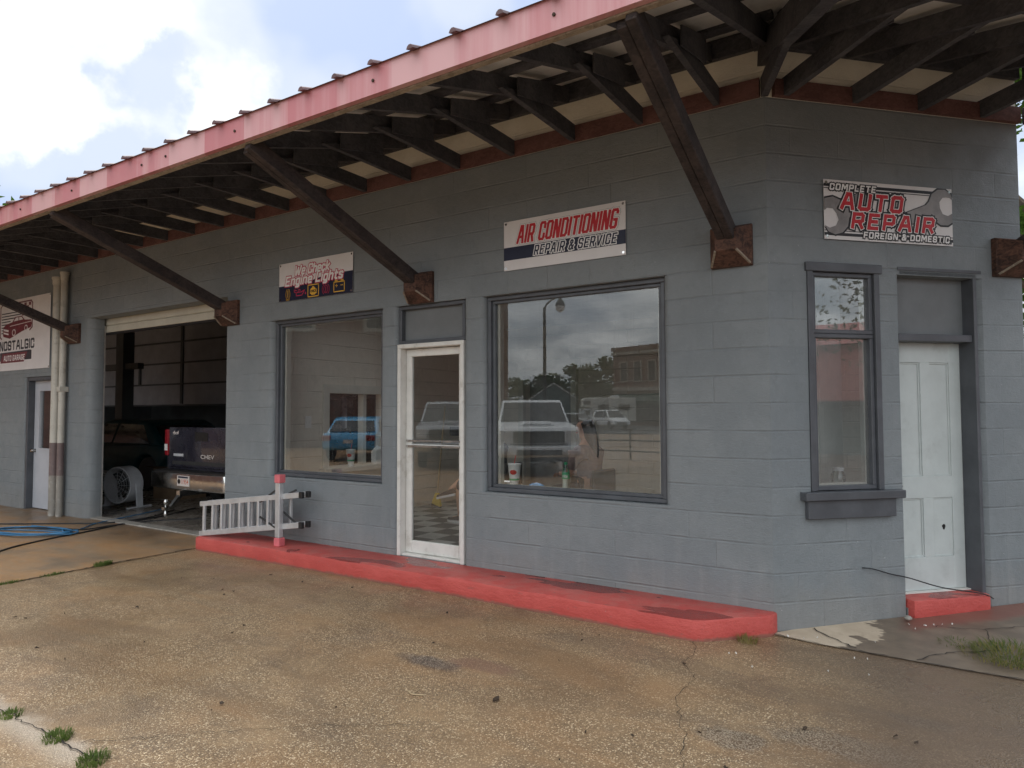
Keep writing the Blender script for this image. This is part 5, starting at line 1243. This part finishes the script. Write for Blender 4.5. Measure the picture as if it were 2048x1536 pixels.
        b = MB(); b.box(-3.2, -2.7, -.04, .04, .36, .44); b.beam((-3.15, 0, .40), (-3.3, 0, .22), .06, .05); b.box(-3.42, -3.27, -.035, .035, .19, .23)
        b.lathe([(.012, .225), (.014, .26), (.03, .28), (.034, .305), (.02, .335), (.001, .34)], (-3.38, 0, 0), 14); b.lathe([(.001, .09), (.022, .10), (.032, .13), (.022, .16), (.012, .19)], (-3.38, 0, 0), 14); b.build('hitch', M['chrome'], t, smooth=True)
    return t
def car(loc, rz, label, paint, kind='sedan', cat='car', group=None):
    suv = kind == 'suv'
    t = thing('parked_car', label, cat, loc, rz, group); hw = .90; z0 = .28; hz = .98 if suv else .88; rz_ = 1.72 if suv else 1.43
    wb = (-1.35, 1.40); L = 2.3
    low = [(-L + .05, z0 + .1)] + [(x, z - .04) for x, z in archp(wb[0], .39, .3)[::-1]] + [(x, z - .04) for x, z in archp(wb[1], .39, .3)[::-1]] + [(L - .05, z0 + .08)]
    prof = low + [(L, .50), (L - .04, .72), (1.25, hz), (-1.3 if not suv else -L + .12, hz + .05), (-L + .1, hz + .02), (-L, .72), (-L, .45)]
    b = MB(); side_profile(b, prof, hw, lambda x, z: 1 - .10 * max(0, abs(x) - 1.6) - (.05 if z < .4 else 0)); b.build('body', paint, t, bevel=.05, seg=3, smooth=True)
    rear = -L + .1 if suv else -1.75
    gp = [(rear, hz + .02), (1.3, hz - .01), (.45, rz_ - .04), (.15, rz_), (-1.0 if not suv else -1.8, rz_ - .02), (rear + (.15 if suv else .55), rz_ - .1)]
    tp_ = lambda x, z: .94 * (1 - max(0, z - hz) * .30)
    b = MB(); side_profile(b, gp, hw, tp_); b.build('cabin', paint, t, bevel=.05, seg=3, smooth=True)
    g = MB(); Y_ = lambda x, z: hw * tp_(x, z)
    def quad(p): g.add(p, [(0, 1, 2, 3)])
    e = .015
    quad([(1.22 + e, -Y_(0, hz) * .9, hz + .05), (1.22 + e, Y_(0, hz) * .9, hz + .05), (.5 + e, Y_(0, rz_) * .92, rz_ - .07), (.5 + e, -Y_(0, rz_) * .92, rz_ - .07)])
    xr0, xr1 = rear + .03 - e, rear + (.13 if suv else .5) - e
    quad([(xr0, -Y_(0, hz) * .88, hz + .07), (xr0, Y_(0, hz) * .88, hz + .07), (xr1, Y_(0, rz_) * .9, rz_ - .13), (xr1, -Y_(0, rz_) * .9, rz_ - .13)])
    for s_ in (-1, 1):
        quad([(rear + .35, s_ * (Y_(0, hz) + .008), hz + .06), (-.1, s_ * (Y_(0, hz) + .008), hz + .06), (-.15, s_ * (Y_(0, rz_ - .08) + .008), rz_ - .09), (rear + (.5 if suv else .75), s_ * (Y_(0, rz_ - .08) + .008), rz_ - .11)])
        quad([(-.02, s_ * (Y_(0, hz) + .008), hz + .06), (1.05, s_ * (Y_(0, hz) + .008), hz + .06), (.38, s_ * (Y_(0, rz_ - .08) + .008), rz_ - .09), (-.07, s_ * (Y_(0, rz_ - .08) + .008), rz_ - .09)])
    g.build('window', M['darkglass'], t)
    for x_ in wb:
        for s_ in (-1, 1): wheel(t, x_, s_ * (hw - .13), .33, .2)
    for s_ in (-1, 1):
        b = MB(); b.box(-L - .01, -L + .14, min(s_ * .55, s_ * .84), max(s_ * .55, s_ * .84), .66, .84); b.build('tail_light', M['redlens'], t, bevel=.02)
        b = MB(); b.box(L - .16, L - .02, min(s_ * .5, s_ * .78), max(s_ * .5, s_ * .78), .60, .74); b.build('headlight', M['clearlens'], t, bevel=.02)
        b = MB(); b.box(.9, 1.02, min(s_ * .86, s_ * 1.05), max(s_ * .86, s_ * 1.05), hz, hz + .14); b.build('mirror', paint, t, bevel=.02)
    b = MB(); b.box(L - .04, L + .012, -.5, .5, .42, .62); b.build('grille', M['black'], t, bevel=.01)
    b = MB(); b.box(-L - .012, -L + .02, -.16, .16, .58, .70); b.build('licence_plate', M['plate'], t)
    return t
pickup((-8.28, 3.78, .006), radians(90), 'dark navy pickup truck with a chrome rear bumper backed up to the garage opening', M['navytruck'], front_detail=False)
pickup((-8.75, -11.1, .0), math.atan2(.82, .57), 'white pickup truck with a black grille, mirrored in the big window', M['white'], rear_detail=False)
car((-14.0, 3.35, .006), radians(182), 'dark teal car inside the garage left of the navy pickup truck', M['teal'])
car((-16.1, -11.9, .0), radians(-123), 'bright blue sedan seen from behind, mirrored in the window nearest the garage', M['bluecar'])
pickup((-11.9, -11.6, .0), math.atan2(.80, .60), 'silver pickup truck parked beside the white one, mirrored in the glass door', M['silver'], rear_detail=False)
car((-24.5, -52, .0), radians(40), 'white sport utility vehicle mirrored at the right edge of the big window', M['white'], 'suv', 'sport utility')
car((-29.5, -55, .0), radians(20), 'silver sedan across the street next to the white camper, mirrored in the big window', M['silver'])
# drum fan in the garage
t = thing('drum_fan', 'grey drum fan on a stand just inside the garage opening', 'fan', (-10.55, 1.0, .006), radians(14)); t.scale = (.88, .88, .88)
b = MB(); 
prof = [(.30, -.10), (.33, -.12), (.35, -.10), (.35, .16), (.33, .18), (.30, .16), (.30, -.10)]
b.lathe(prof[:-1], (0, 0, .42), 32, 'y'); fan = MB(); fan.v = []; 
ring = MB(); n = 32
for rr, yy_ in ((.345, -.15), (.345, .13), (.318, .13), (.318, -.15)):
    for k_ in range(n): ring.v.append((rr * cos(2 * pi * k_ / n), yy_, .42 + rr * sin(2 * pi * k_ / n)))
for j in range(4):
    for k_ in range(n): ring.f.append((j * n + k_, j * n + (k_ + 1) % n, ((j + 1) % 4) * n + (k_ + 1) % n, ((j + 1) % 4) * n + k_)); ring.mi.append(0)
ring.build('drum', M['grey_plastic'], t, smooth=True)
b = MB()
for k_ in range(12): a = 2 * pi * k_ / 12; b.tube([(.05 * cos(a), -.15, .42 + .05 * sin(a)), (.325 * cos(a), -.145, .42 + .325 * sin(a))], .003, 5)
for rr in (.06, .12, .18, .24, .30): b.tube([(rr * cos(2 * pi * k_ / 24), -.15, .42 + rr * sin(2 * pi * k_ / 24)) for k_ in range(25)], .0025, 5)
b.build('grille', M['grey_plastic'], t)
b = MB()
for k_ in range(3):
    a = 2 * pi * k_ / 3; ca, sa = cos(a), sin(a)
    b.add([(.04 * ca - .05 * sa, -.04, .42 + .04 * sa + .05 * ca), (.04 * ca + .05 * sa, .05, .42 + .04 * sa - .05 * ca), (.28 * ca + .10 * sa, .06, .42 + .28 * sa - .10 * ca), (.28 * ca - .10 * sa, -.05, .42 + .28 * sa + .10 * ca)], [(0, 1, 2, 3)])
b.lathe([(.05, -.09), (.06, -.05), (.06, .1), (.04, .12)], (0, 0, .42), 14, 'y'); b.build('blades', M['iron'], t)
for s_ in (-1, 1):
    b = MB(); b.beam((s_ * .37, 0, .46), (s_ * .40, .0, .02), .03, .14, up=(0, 1, 0)); b.box(s_ * .40 - .02, s_ * .40 + .02, -.28, .26, 0, .03); b.build('leg', M['grey_plastic'], t, bevel=.005)
t = thing('cardboard_box', 'brown cardboard box behind the drum fan in the garage', 'box', (-10.9, 2.2, .006)); b = MB(); b.box(-.35, .35, -.3, .3, 0, .55); b.add([(-.35, -.3, .55), (.35, -.3, .55), (.38, -.5, .62), (-.33, -.5, .6)], [(0, 1, 2, 3)]); b.add([(-.35, .3, .55), (.35, .3, .55), (.34, .5, .64), (-.36, .5, .6)], [(0, 1, 2, 3)]); b.build('box', M['cardboard'], t)

# ------------------------------------------------------------------ across the street (seen mirrored in the panes)
def lamp_post(loc, h, arm, rz, label, acorn=True):
    t = thing('street_lamp', label, 'street lamp', loc, rz)
    b = MB(); b.lathe([(.16, 0), (.16, .25), (.09, .4), (.07, 1.), (.05, h)], (0, 0, 0), 12); b.build('pole', M['iron'], t, smooth=True)
    b = MB(); pth = [(0, 0, h - .1)] + [(arm * (1 - cos(a)) / 1., 0, h - .1 + .35 * sin(a)) for a in [pi / 2 * k_ / 6 for k_ in range(1, 7)]]
    b.tube(pth, .03, 8); b.build('arm', M['iron'], t, smooth=True)
    b = MB(); x_ = arm; z_ = h + .25
    if acorn:
        b.lathe([(.02, z_), (.05, z_ - .1), (.13, z_ - .2), (.17, z_ - .3), (.17, z_ - .33)], (x_, 0, 0), 14); lh = b.build('lamp_head', M['iron'], t, smooth=True)
        b = MB(); b.lathe([(.15, z_ - .33), (.16, z_ - .42), (.10, z_ - .52), (.01, z_ - .56)], (x_, 0, 0), 14); b.build('globe', M['clearlens'], lh, smooth=True)
    else:
        b.box(x_ - .1, x_ + .5, -.12, .12, z_ - .08, z_ + .06); b.build('lamp_head', M['iron'], t, bevel=.02)
    return t
lamp_post((-10.6, -15.2, 0), 5.25, 1.0, radians(28), 'tall dark street lamp with an acorn lantern, mirrored in the big window')
lamp_post((-36, -66, 0), 5.6, 2.0, radians(200), 'distant slim street lamp with a long arm, mirrored in the big window', False)
# tree builder
def tree(loc, h, cr, nleaf, label, leafm, trunk_h=None, seed=1, size=.22, group=None, flat=.75):
    rnd = random.Random(seed); t = thing('tree', label, 'tree', loc, 0, group); th_ = trunk_h or h * .35
    b = MB(); b.tube([(0, 0, 0), (.05, .02, th_ * .5), (.0, .08, th_), (.1, 0, h * .75)], [h * .035, h * .026, h * .02, h * .006], 9)
    cl = []
    for k_ in range(9):
        a = rnd.uniform(0, 2 * pi); z_ = rnd.uniform(th_ * .9, h * .8); r_ = cr * rnd.uniform(.45, .95)
        e = Vector((r_ * cos(a), r_ * sin(a), z_ + rnd.uniform(.1, .25) * h * .4)); b.tube([(0, 0, z_ * .8), e * .5 + Vector((0, 0, z_ * .42)), e], [h * .012, h * .008, h * .003], 6); cl.append((e, cr * rnd.uniform(.3, .5)))
    b.build('trunk', M['bark'], t, smooth=True)
    for k_ in range(16):
        a = rnd.uniform(0, 2 * pi); q_ = rnd.uniform(-1, 1); rr = sqrt(max(0, 1 - q_ * q_)) * cr * rnd.uniform(.4, 1.0); cl.append((Vector((rr * cos(a), rr * sin(a), th_ + (h - th_) * (.52 + .42 * q_))), cr * rnd.uniform(.22, .42)))
    vs = []; fs = []
    for _ in range(nleaf):
        c, r_ = cl[rnd.randrange(len(cl))]
        d = Vector((rnd.gauss(0, 1), rnd.gauss(0, 1), rnd.gauss(0, 1))).normalized() * r_ * (rnd.random() ** .4) * 1.05; d.z *= flat; p = c + d
        u = Vector((rnd.gauss(0, 1), rnd.gauss(0, 1), rnd.gauss(0, .6))).normalized() * size * rnd.uniform(.5, 1.1); v = u.orthogonal().normalized(); v.rotate(Matrix.Rotation(rnd.uniform(0, 6.28), 3, u)); v *= u.length * .45
        o_ = len(vs); vs += [p - u, p - v * .9 + u * .1, p + u, p + v]; fs.append((o_, o_ + 1, o_ + 2, o_ + 3))
    b = MB(); b.add(vs, fs); b.build('crown', leafm, t, fix=False); return t
tree((3.9, 17.2, 0), 12, 3.0, 8000, 'leafy green tree beyond the far end of the angled wall', M['leaf'], 4.0, 11, .16)
tree((12.4, 1.2, 0), 9.4, 3.7, 9000, 'tree with drooping leafy branches, mirrored in the narrow window', M['leafdark'], 3.6, 12, .10)
tree((-37.5, -78, 0), 9.2, 4.6, 3500, 'large round tree beside the brick storefront, mirrored in the big window', M['leafdark'], 2.5, 13, .45)
for i, (x_, y_, h_) in enumerate(((-60, -92, 7), (-54, -92, 7.6), (-49.5, -95, 6.8), (-45, -96, 6.6), (-72, -90, 8))):
    tree((x_, y_, 0), h_, 4.4, 1800, 'tree in the far row behind the street, mirrored in the big window', M['leafdark'], 1.5, 20 + i, .5, 'far row of trees mirrored in the big window')
tree((-56.5, 16.0, 0), 17, 6, 2500, 'distant tree top just showing over the roof edge at the far left', M['leaf'], 6, 31, .5)
# brick storefront
t = thing('brick_storefront', 'two storey brick storefront with green awnings, mirrored in the big window', 'building', (-27.5, -66, 0), radians(18))
b = MB(); b.box(-3.5, 12, -8, 0, 0, 8.6); b.box(-3.7, 12.2, -8.2, .12, 8.6, 9.0); wl = b.build('wall', M['brick'], t)
b = MB(); b.box(-3.6, 12.1, 0.001, .15, 3.9, 4.3); b.box(-3.6, 12.1, .001, .25, 8.1, 8.4); b.build('stone_band', M['stone'], t)
for x_ in (-2.4, -.4, 1.6, 3.6, 5.6, 7.6):
    b = MB(); frame_rect(b, lambda u, d, z: Vector((x_ + u, .10 - d, z)), 0, 1.2, 4.9, 7.3, .14, 0, .09); wi = b.build('window', M['stone'], t); b = MB(); b.box(x_ + .14, x_ + 1.06, .002, .03, 5.04, 7.16); b.build('pane', M['darkglass'], wi)
for x_ in (-3.3, .7, 4.7):
    b = MB(); b.add([(x_, 0.01, 3.6), (x_ + 3.7, 0.01, 3.6), (x_ + 3.7, 1.6, 2.7), (x_, 1.6, 2.7), (x_, 1.6, 2.4), (x_ + 3.7, 1.6, 2.4), (x_, .01, 3.55), (x_ + 3.7, .01, 3.55)], [(0, 1, 2, 3), (3, 2, 5, 4), (0, 3, 4, 6), (1, 7, 5, 2)]); b.build('awning', M['awning'], t)
b = MB(); b.box(-3.2, 8.2, .002, .04, .4, 2.6); b.build('shop_window', M['darkglass'], t)
t = thing('brick_corner_building', 'tall dark brick building, mirrored in the glass door and the left window', 'building', (-15.6, -20.5, 0), radians(-37))
b = MB(); b.box(-26, 0, -16, 0, 0, 9.5); b.build('wall', M['brick'], t)
b = MB()
for i in range(24): b.box(-.5 if i % 2 else -.3, .05, -.5 if i % 2 == 0 else -.3, .05, i * .4, i * .4 + .39)
b.build('quoin', M['brick'], t)
b = MB(); b.box(-26.2, .25, -16.2, .2, 9.5, 9.9); b.build('cornice', M['stone'], t)
for x_ in (-24, -20.5, -17, -13.5, -10, -6.5, -3.4):
    b = MB(); frame_rect(b, lambda u, d, z: Vector((x_ + u, .10 - d, z)), 0, 1.4, 5.2, 7.9, .16, 0, .09); wi = b.build('window', M['stone'], t); b = MB(); b.box(x_ + .16, x_ + 1.24, .002, .03, 5.36, 7.74); b.build('pane', M['darkglass'], wi)
# small gabled house
t = thing('gabled_house', 'small green roofed house with pale gable boards, mirrored in the big window', 'house', (-41.5, -72, 0), radians(-25))
b = MB(); b.box(-3, 3, -5, 0, 0, 3.2); b.ext([(-3, 0, 3.2), (3, 0, 3.2), (0, 0, 5.2)], (0, -5, 0)); b.build('wall', M['greenbldg'], t)
b = MB(); b.beam((-3.3, .1, 3.1), (0.05, .1, 5.35), .12, .25, up=(0, 1, 0)); b.beam((3.3, .1, 3.1), (-.05, .1, 5.35), .12, .25, up=(0, 1, 0)); b.build('gable_board', M['paper'], t)
b = MB(); b.add([(-3.4, .2, 3.0), (0, .2, 5.3), (0, -5.2, 5.3), (-3.4, -5.2, 3.0)], [(0, 1, 2, 3)]); b.add([(3.4, .2, 3.0), (0, .2, 5.3), (0, -5.2, 5.3), (3.4, -5.2, 3.0)], [(0, 1, 2, 3)]); b.build('roof', M['awning'], t)
# camper
t = thing('camper_van', 'cream camper van parked across the street, mirrored in the big window', 'camper van', (-28.6, -59.5, 0), radians(150))
b = MB(); side_profile(b, [(-3.2, .6), (1.2, .6), (1.3, 1.9), (2.3, 2.1), (2.35, 2.75), (2.1, 3.0), (-3.2, 3.0)], 1.15); b.build('body', M['cream_rv'], t, bevel=.08)
b = MB(); side_profile(b, [(1.22, .5), (3.0, .5), (3.05, 1.0), (2.6, 1.2), (2.1, 1.88), (1.32, 1.88)], 1.0); b.build('cab', M['white'], t, bevel=.05)
b = MB(); b.add([(2.62, -.85, 1.22), (2.62, .85, 1.22), (2.16, .8, 1.84), (2.16, -.8, 1.84)], [(0, 1, 2, 3)])
for s_ in (-1, 1):
    b.box(-2.6, -1.4, min(s_ * 1.151, s_ * 1.165), max(s_ * 1.151, s_ * 1.165), 1.7, 2.3); b.box(-.4, .7, min(s_ * 1.151, s_ * 1.165), max(s_ * 1.151, s_ * 1.165), 1.7, 2.3); b.box(1.5, 2.1, min(s_ * 1.001, s_ * 1.015), max(s_ * 1.001, s_ * 1.015), 1.2, 1.7); b.box(1.5, 2.15, min(s_ * 1.151, s_ * 1.165), max(s_ * 1.151, s_ * 1.165), 2.3, 2.65)
b.build('window', M['darkglass'], t)
b = MB(); b.box(-1.6, -.7, -.4, .4, 3.0, 3.25); b.build('roof_unit', M['paper'], t, bevel=.05)
for x_ in (-2.0, 2.2):
    for s_ in (-1, 1): wheel(t, x_, s_ * .98, .36, .22)
# pipe railing
t = thing('pipe_railing', 'dark pipe railing between the lot and the street, mirrored in the big window', 'railing', (-6.5, -15.1, 0), radians(8))
for x_ in (-2.2, -.95, .3, 1.55, 2.8, 4.05): b = MB(); b.tube([(x_, 0, 0), (x_, 0, 1.0)], .028, 8); b.build('post', M['iron'], t)
for z_ in (.28, .62, .97): b = MB(); b.tube([(-2.2, 0, z_), (4.05, 0, z_)], .024, 8); b.build('rail', M['iron'], t)
# red building to the right
t = thing('red_canopy_building', 'low building with a red metal front and grey green wall, mirrored in the narrow window', 'building', (21.5, -2.2, 0), 0)
b = MB(); b.box(0, 9, -9, 9, 0, 3.0); b.build('wall', M['greenbldg'], t); b = MB(); b.box(-.6, 9, -9.3, 9.3, 1.9, 3.9); b.build('fascia', M['redbldg'], t, bevel=.04)
b = MB(); b.add([(-.8, -9.5, 3.9), (-.8, 9.5, 3.9), (4.2, 9.5, 5.2), (4.2, -9.5, 5.2)], [(0, 1, 2, 3)]); b.add([(9.2, -9.5, 3.9), (9.2, 9.5, 3.9), (4.2, 9.5, 5.2), (4.2, -9.5, 5.2)], [(0, 1, 2, 3)]); b.build('roof', M['redbldg'], t)
# pale house seen past the end of the wall
t = thing('pale_house', 'pale blue house partly hidden behind the far end of the angled wall', 'house', (6.0, 27, 0), 0)
b = MB(); b.box(-3.0, 5, 0, 8, 0, 7.6); b.ext([(-3.0, 0, 7.6), (5, 0, 7.6), (1., 0, 10)], (0, 8, 0)); b.build('wall', mat('pale_blue_siding', (.72, .77, .82), .7, .05), t)
b = MB(); b.add([(-3.3, -.3, 7.45), (1, -.3, 10.1), (1, 8.3, 10.1), (-3.3, 8.3, 7.45)], [(0, 1, 2, 3)]); b.add([(5.3, -.3, 7.45), (1, -.3, 10.1), (1, 8.3, 10.1), (5.3, 8.3, 7.45)], [(0, 1, 2, 3)]); b.build('roof', M['iron'], t)
b = MB(); b.box(-1.6, -.5, -.03, -.002, 4.6, 6.2); b.build('window', M['darkglass'], t)

# ------------------------------------------------------------------ cracks, grass and litter
def crack(pts, wd, name='ground_crack'):
    rnd = random.Random(len(pts) * 7 + 1); P_ = []
    for i in range(len(pts) - 1):
        a, b_ = Vector(pts[i]), Vector(pts[i + 1]); n = max(2, int((b_ - a).length / .035))
        for k_ in range(n): q_ = a.lerp(b_, k_ / n); P_.append(q_ + Vector((rnd.uniform(-.014, .014), rnd.uniform(-.014, .014), 0)))
    P_.append(Vector(pts[-1])); vs = []; fs = []
    for i, p in enumerate(P_):
        d = (P_[min(i + 1, len(P_) - 1)] - P_[max(i - 1, 0)]).normalized(); n = Vector((-d.y, d.x, 0)) * wd * rnd.uniform(.3, 1.) * .5
        vs += [p + n, p - n]
        if i: fs.append((2 * i - 2, 2 * i - 1, 2 * i + 1, 2 * i))
    m_ = MB(); m_.add(vs, fs); tag(m_.build(name, M['crack'], fix=False), kind='structure')
z = .0085
crack([(-.42, -.491, z), (-.36, -.72, z), (-.37, -.9, z), (-.22, -1.12, z), (-.24, -1.4, z), (-.16, -1.6, z), (-.05, -1.85, z), (.04, -2.2, z)], .0045)
crack([(-6.28, -.45, z), (-6.3, -1.4, z), (-6.28, -2.32, z), (-6.1, -2.9, z)], .022)
crack([(-3.3, -3.45, z), (-2.6, -3.455, z), (-2.2, -3.45, z)], .010)
crack([(-2.47, -3.40, z), (-1.6, -2.65, z), (-1.2, -2.4, z)], .005)
crack([(-.02, -.06, .012), (.35, -.12, .012), (.85, -.13, .012), (1.4, -.14, .012), (2.2, -.12, .012)], .012)
crack([(.22, .2, sz(.2) + .006), (.33, .06, sz(.06) + .006), (.52, -.07, .012)], .012)
crack([(.86, -.1, .012), (1.02, .12, sz(.12) + .006), (1.3, .3, sz(.3) + .006), (1.25, .7, sz(.7) + .006)], .010)
crack([(.95, .62, sz(.62) + .006), (1.2, .68, sz(.68) + .006), (1.5, .9, sz(.9) + .006)], .008)
def tuft(loc, n, r_, h, label, m_, seed, name='grass_tuft', kind=None, lean=.5, sx=1., group=None):
    rnd = random.Random(seed); vs = []; fs = []
    for _ in range(n):
        a = rnd.uniform(0, 2 * pi); q_ = r_ * sqrt(rnd.random()); p = Vector((q_ * cos(a) * sx, q_ * sin(a), 0)); hh = h * rnd.uniform(.45, 1.1); d = Vector((cos(a + rnd.uniform(-.6, .6)), sin(a + rnd.uniform(-.6, .6)), 0)) * lean * hh * rnd.uniform(.3, 1.5)
        sd_ = Vector((-d.y, d.x, 0)).normalized() * rnd.uniform(.0012, .0028); o_ = len(vs)
        vs += [p - sd_, p + sd_, p + d * .4 + sd_ * .8 + Vector((0, 0, hh * .65)), p + d * .4 - sd_ * .8 + Vector((0, 0, hh * .65)), p + d + Vector((0, 0, hh * .85))]
        fs += [(o_, o_ + 1, o_ + 2, o_ + 3), (o_ + 3, o_ + 2, o_ + 4)]
    b = MB(); b.add(vs, fs); ob = b.build(name, m_, None, fix=False, off=loc)
    return tag(ob, label, 'grass' if not kind else None, group, kind)
tuft((-2.62, -3.44, 0), 300, .065, .036, 'small bright green grass tuft growing from the slab joint at lower left', M['grass'], 1)
tuft((-2.24, -3.46, 0), 300, .065, .04, 'yellowish green grass tuft cut off by the bottom edge of the photo', M['grass'], 2)
tuft((-3.10, -3.45, 0), 160, .055, .032, 'grass tuft at the left edge of the photo beside worn pale concrete', M['grass'], 3)
tuft((-6.3, -1.42, 0), 500, .09, .05, 'green grass clump in the joint between the stained apron and the driveway', M['grass'], 4, sx=.5)
for y_, s_, lb in ((-1.9, 5, 'sparse weeds in the driveway joint between the grass clump and the left edge'), (-2.25, 6, 'sparse weeds in the driveway joint nearest the left edge of the photo')):
    tuft((-6.28, y_, 0), 170, .12, .03, lb, M['grass'], s_, sx=.25)
tuft((-.12, -.30, 0), 120, .05, .06, 'thin dry grass sprouting against the corner of the red walkway', M['grassdry'], 8, sx=1.3)
tuft((1.40, .25, .018), 560, .24, .055, None, M['grass'], 9, 'grass', 'stuff', lean=1.7)
tuft((1.32, .20, .018), 420, .22, .05, None, M['grassdry'], 10, 'dry_grass', 'stuff', lean=1.1)
tuft((1.10, .33, .018), 120, .12, .03, None, M['grass'], 14, 'grass', 'stuff', lean=1.6)
def flake(x_, y_, s_, m_, name, label, cat, group, seed, zz=0., h=.004):
    rnd = random.Random(seed); n = 7; pts = [(s_ * (1 + rnd.uniform(-.35, .35)) * cos(2 * pi * k_ / n) * 1.5, s_ * (1 + rnd.uniform(-.35, .35)) * sin(2 * pi * k_ / n) * .7, .006 + rnd.uniform(0, .012)) for k_ in range(n)]
    b = MB(); b.ext(pts, (0, 0, h)); ob = b.build(name, m_, None, off=(x_, y_, zz)); ob.rotation_euler = (0, 0, rnd.uniform(0, 6.28)); tag(ob, label, cat, group)
rnd = random.Random(21)
from mathutils import geometry as _g
for k_ in range(46):
    x_ = rnd.uniform(-5.2, .9); y_ = rnd.uniform(-3.4, -.6)
    flake(x_, y_, rnd.choice((.004, .005, .007, .010)), M['deadleaf'], 'dry_leaf', 'small dark dry leaf scrap scattered on the driveway', 'leaf', 'dry leaf scraps on the driveway', k_)
for k_, (px_, py_) in enumerate(((-.16, -.62), (.02, -.78), (-.12, -.60), (.42, -.62), (.53, -.30), (.60, -.27), (.28, -.02), (.8, .55), (.95, .62), (1.0, .66), (1.06, .70), (.84, .48), (.9, .58), (.63, -.55), (.62, .08), (.1, -.08), (-.05, -.09), (.2, -.07))):
    flake(px_, py_, rnd.choice((.003, .0045, .007)), M['chip'], 'paint_chip', 'white paint chip lying on the ground by the angled wall', 'paint chip', 'white paint chips by the angled wall', 60 + k_, sz(py_))
flake(-1.05, -1.98, .016, M['deadleaf'], 'dry_leaf', 'curled brown leaf on the driveway in front of the red walkway', 'leaf', None, 120, 0, .008)
t = MB(); t.lathe([(.012, 0), (.025, .006), (.028, .016), (.018, .026), (.006, .03)], (0, 0, 0), 9); tag(t.build('stone', M['pipe_g'], None, smooth=True, off=tuple(Bp(1.02, .10, .05))), 'small pale stone at the foot of the angled wall beside the doorstep', 'stone')
t = MB(); t.tube([(0, 0, .006), (.06, -.03, .008), (.12, .0, .006)], .004, 6); t.tube([(.06, -.03, .008), (.05, .05, .008)], .003, 6); tag(t.build('twig', M['handle'], None, off=(-1.55, -2.13, 0)), 'pale forked twig lying on the driveway below the dark patch', 'twig')
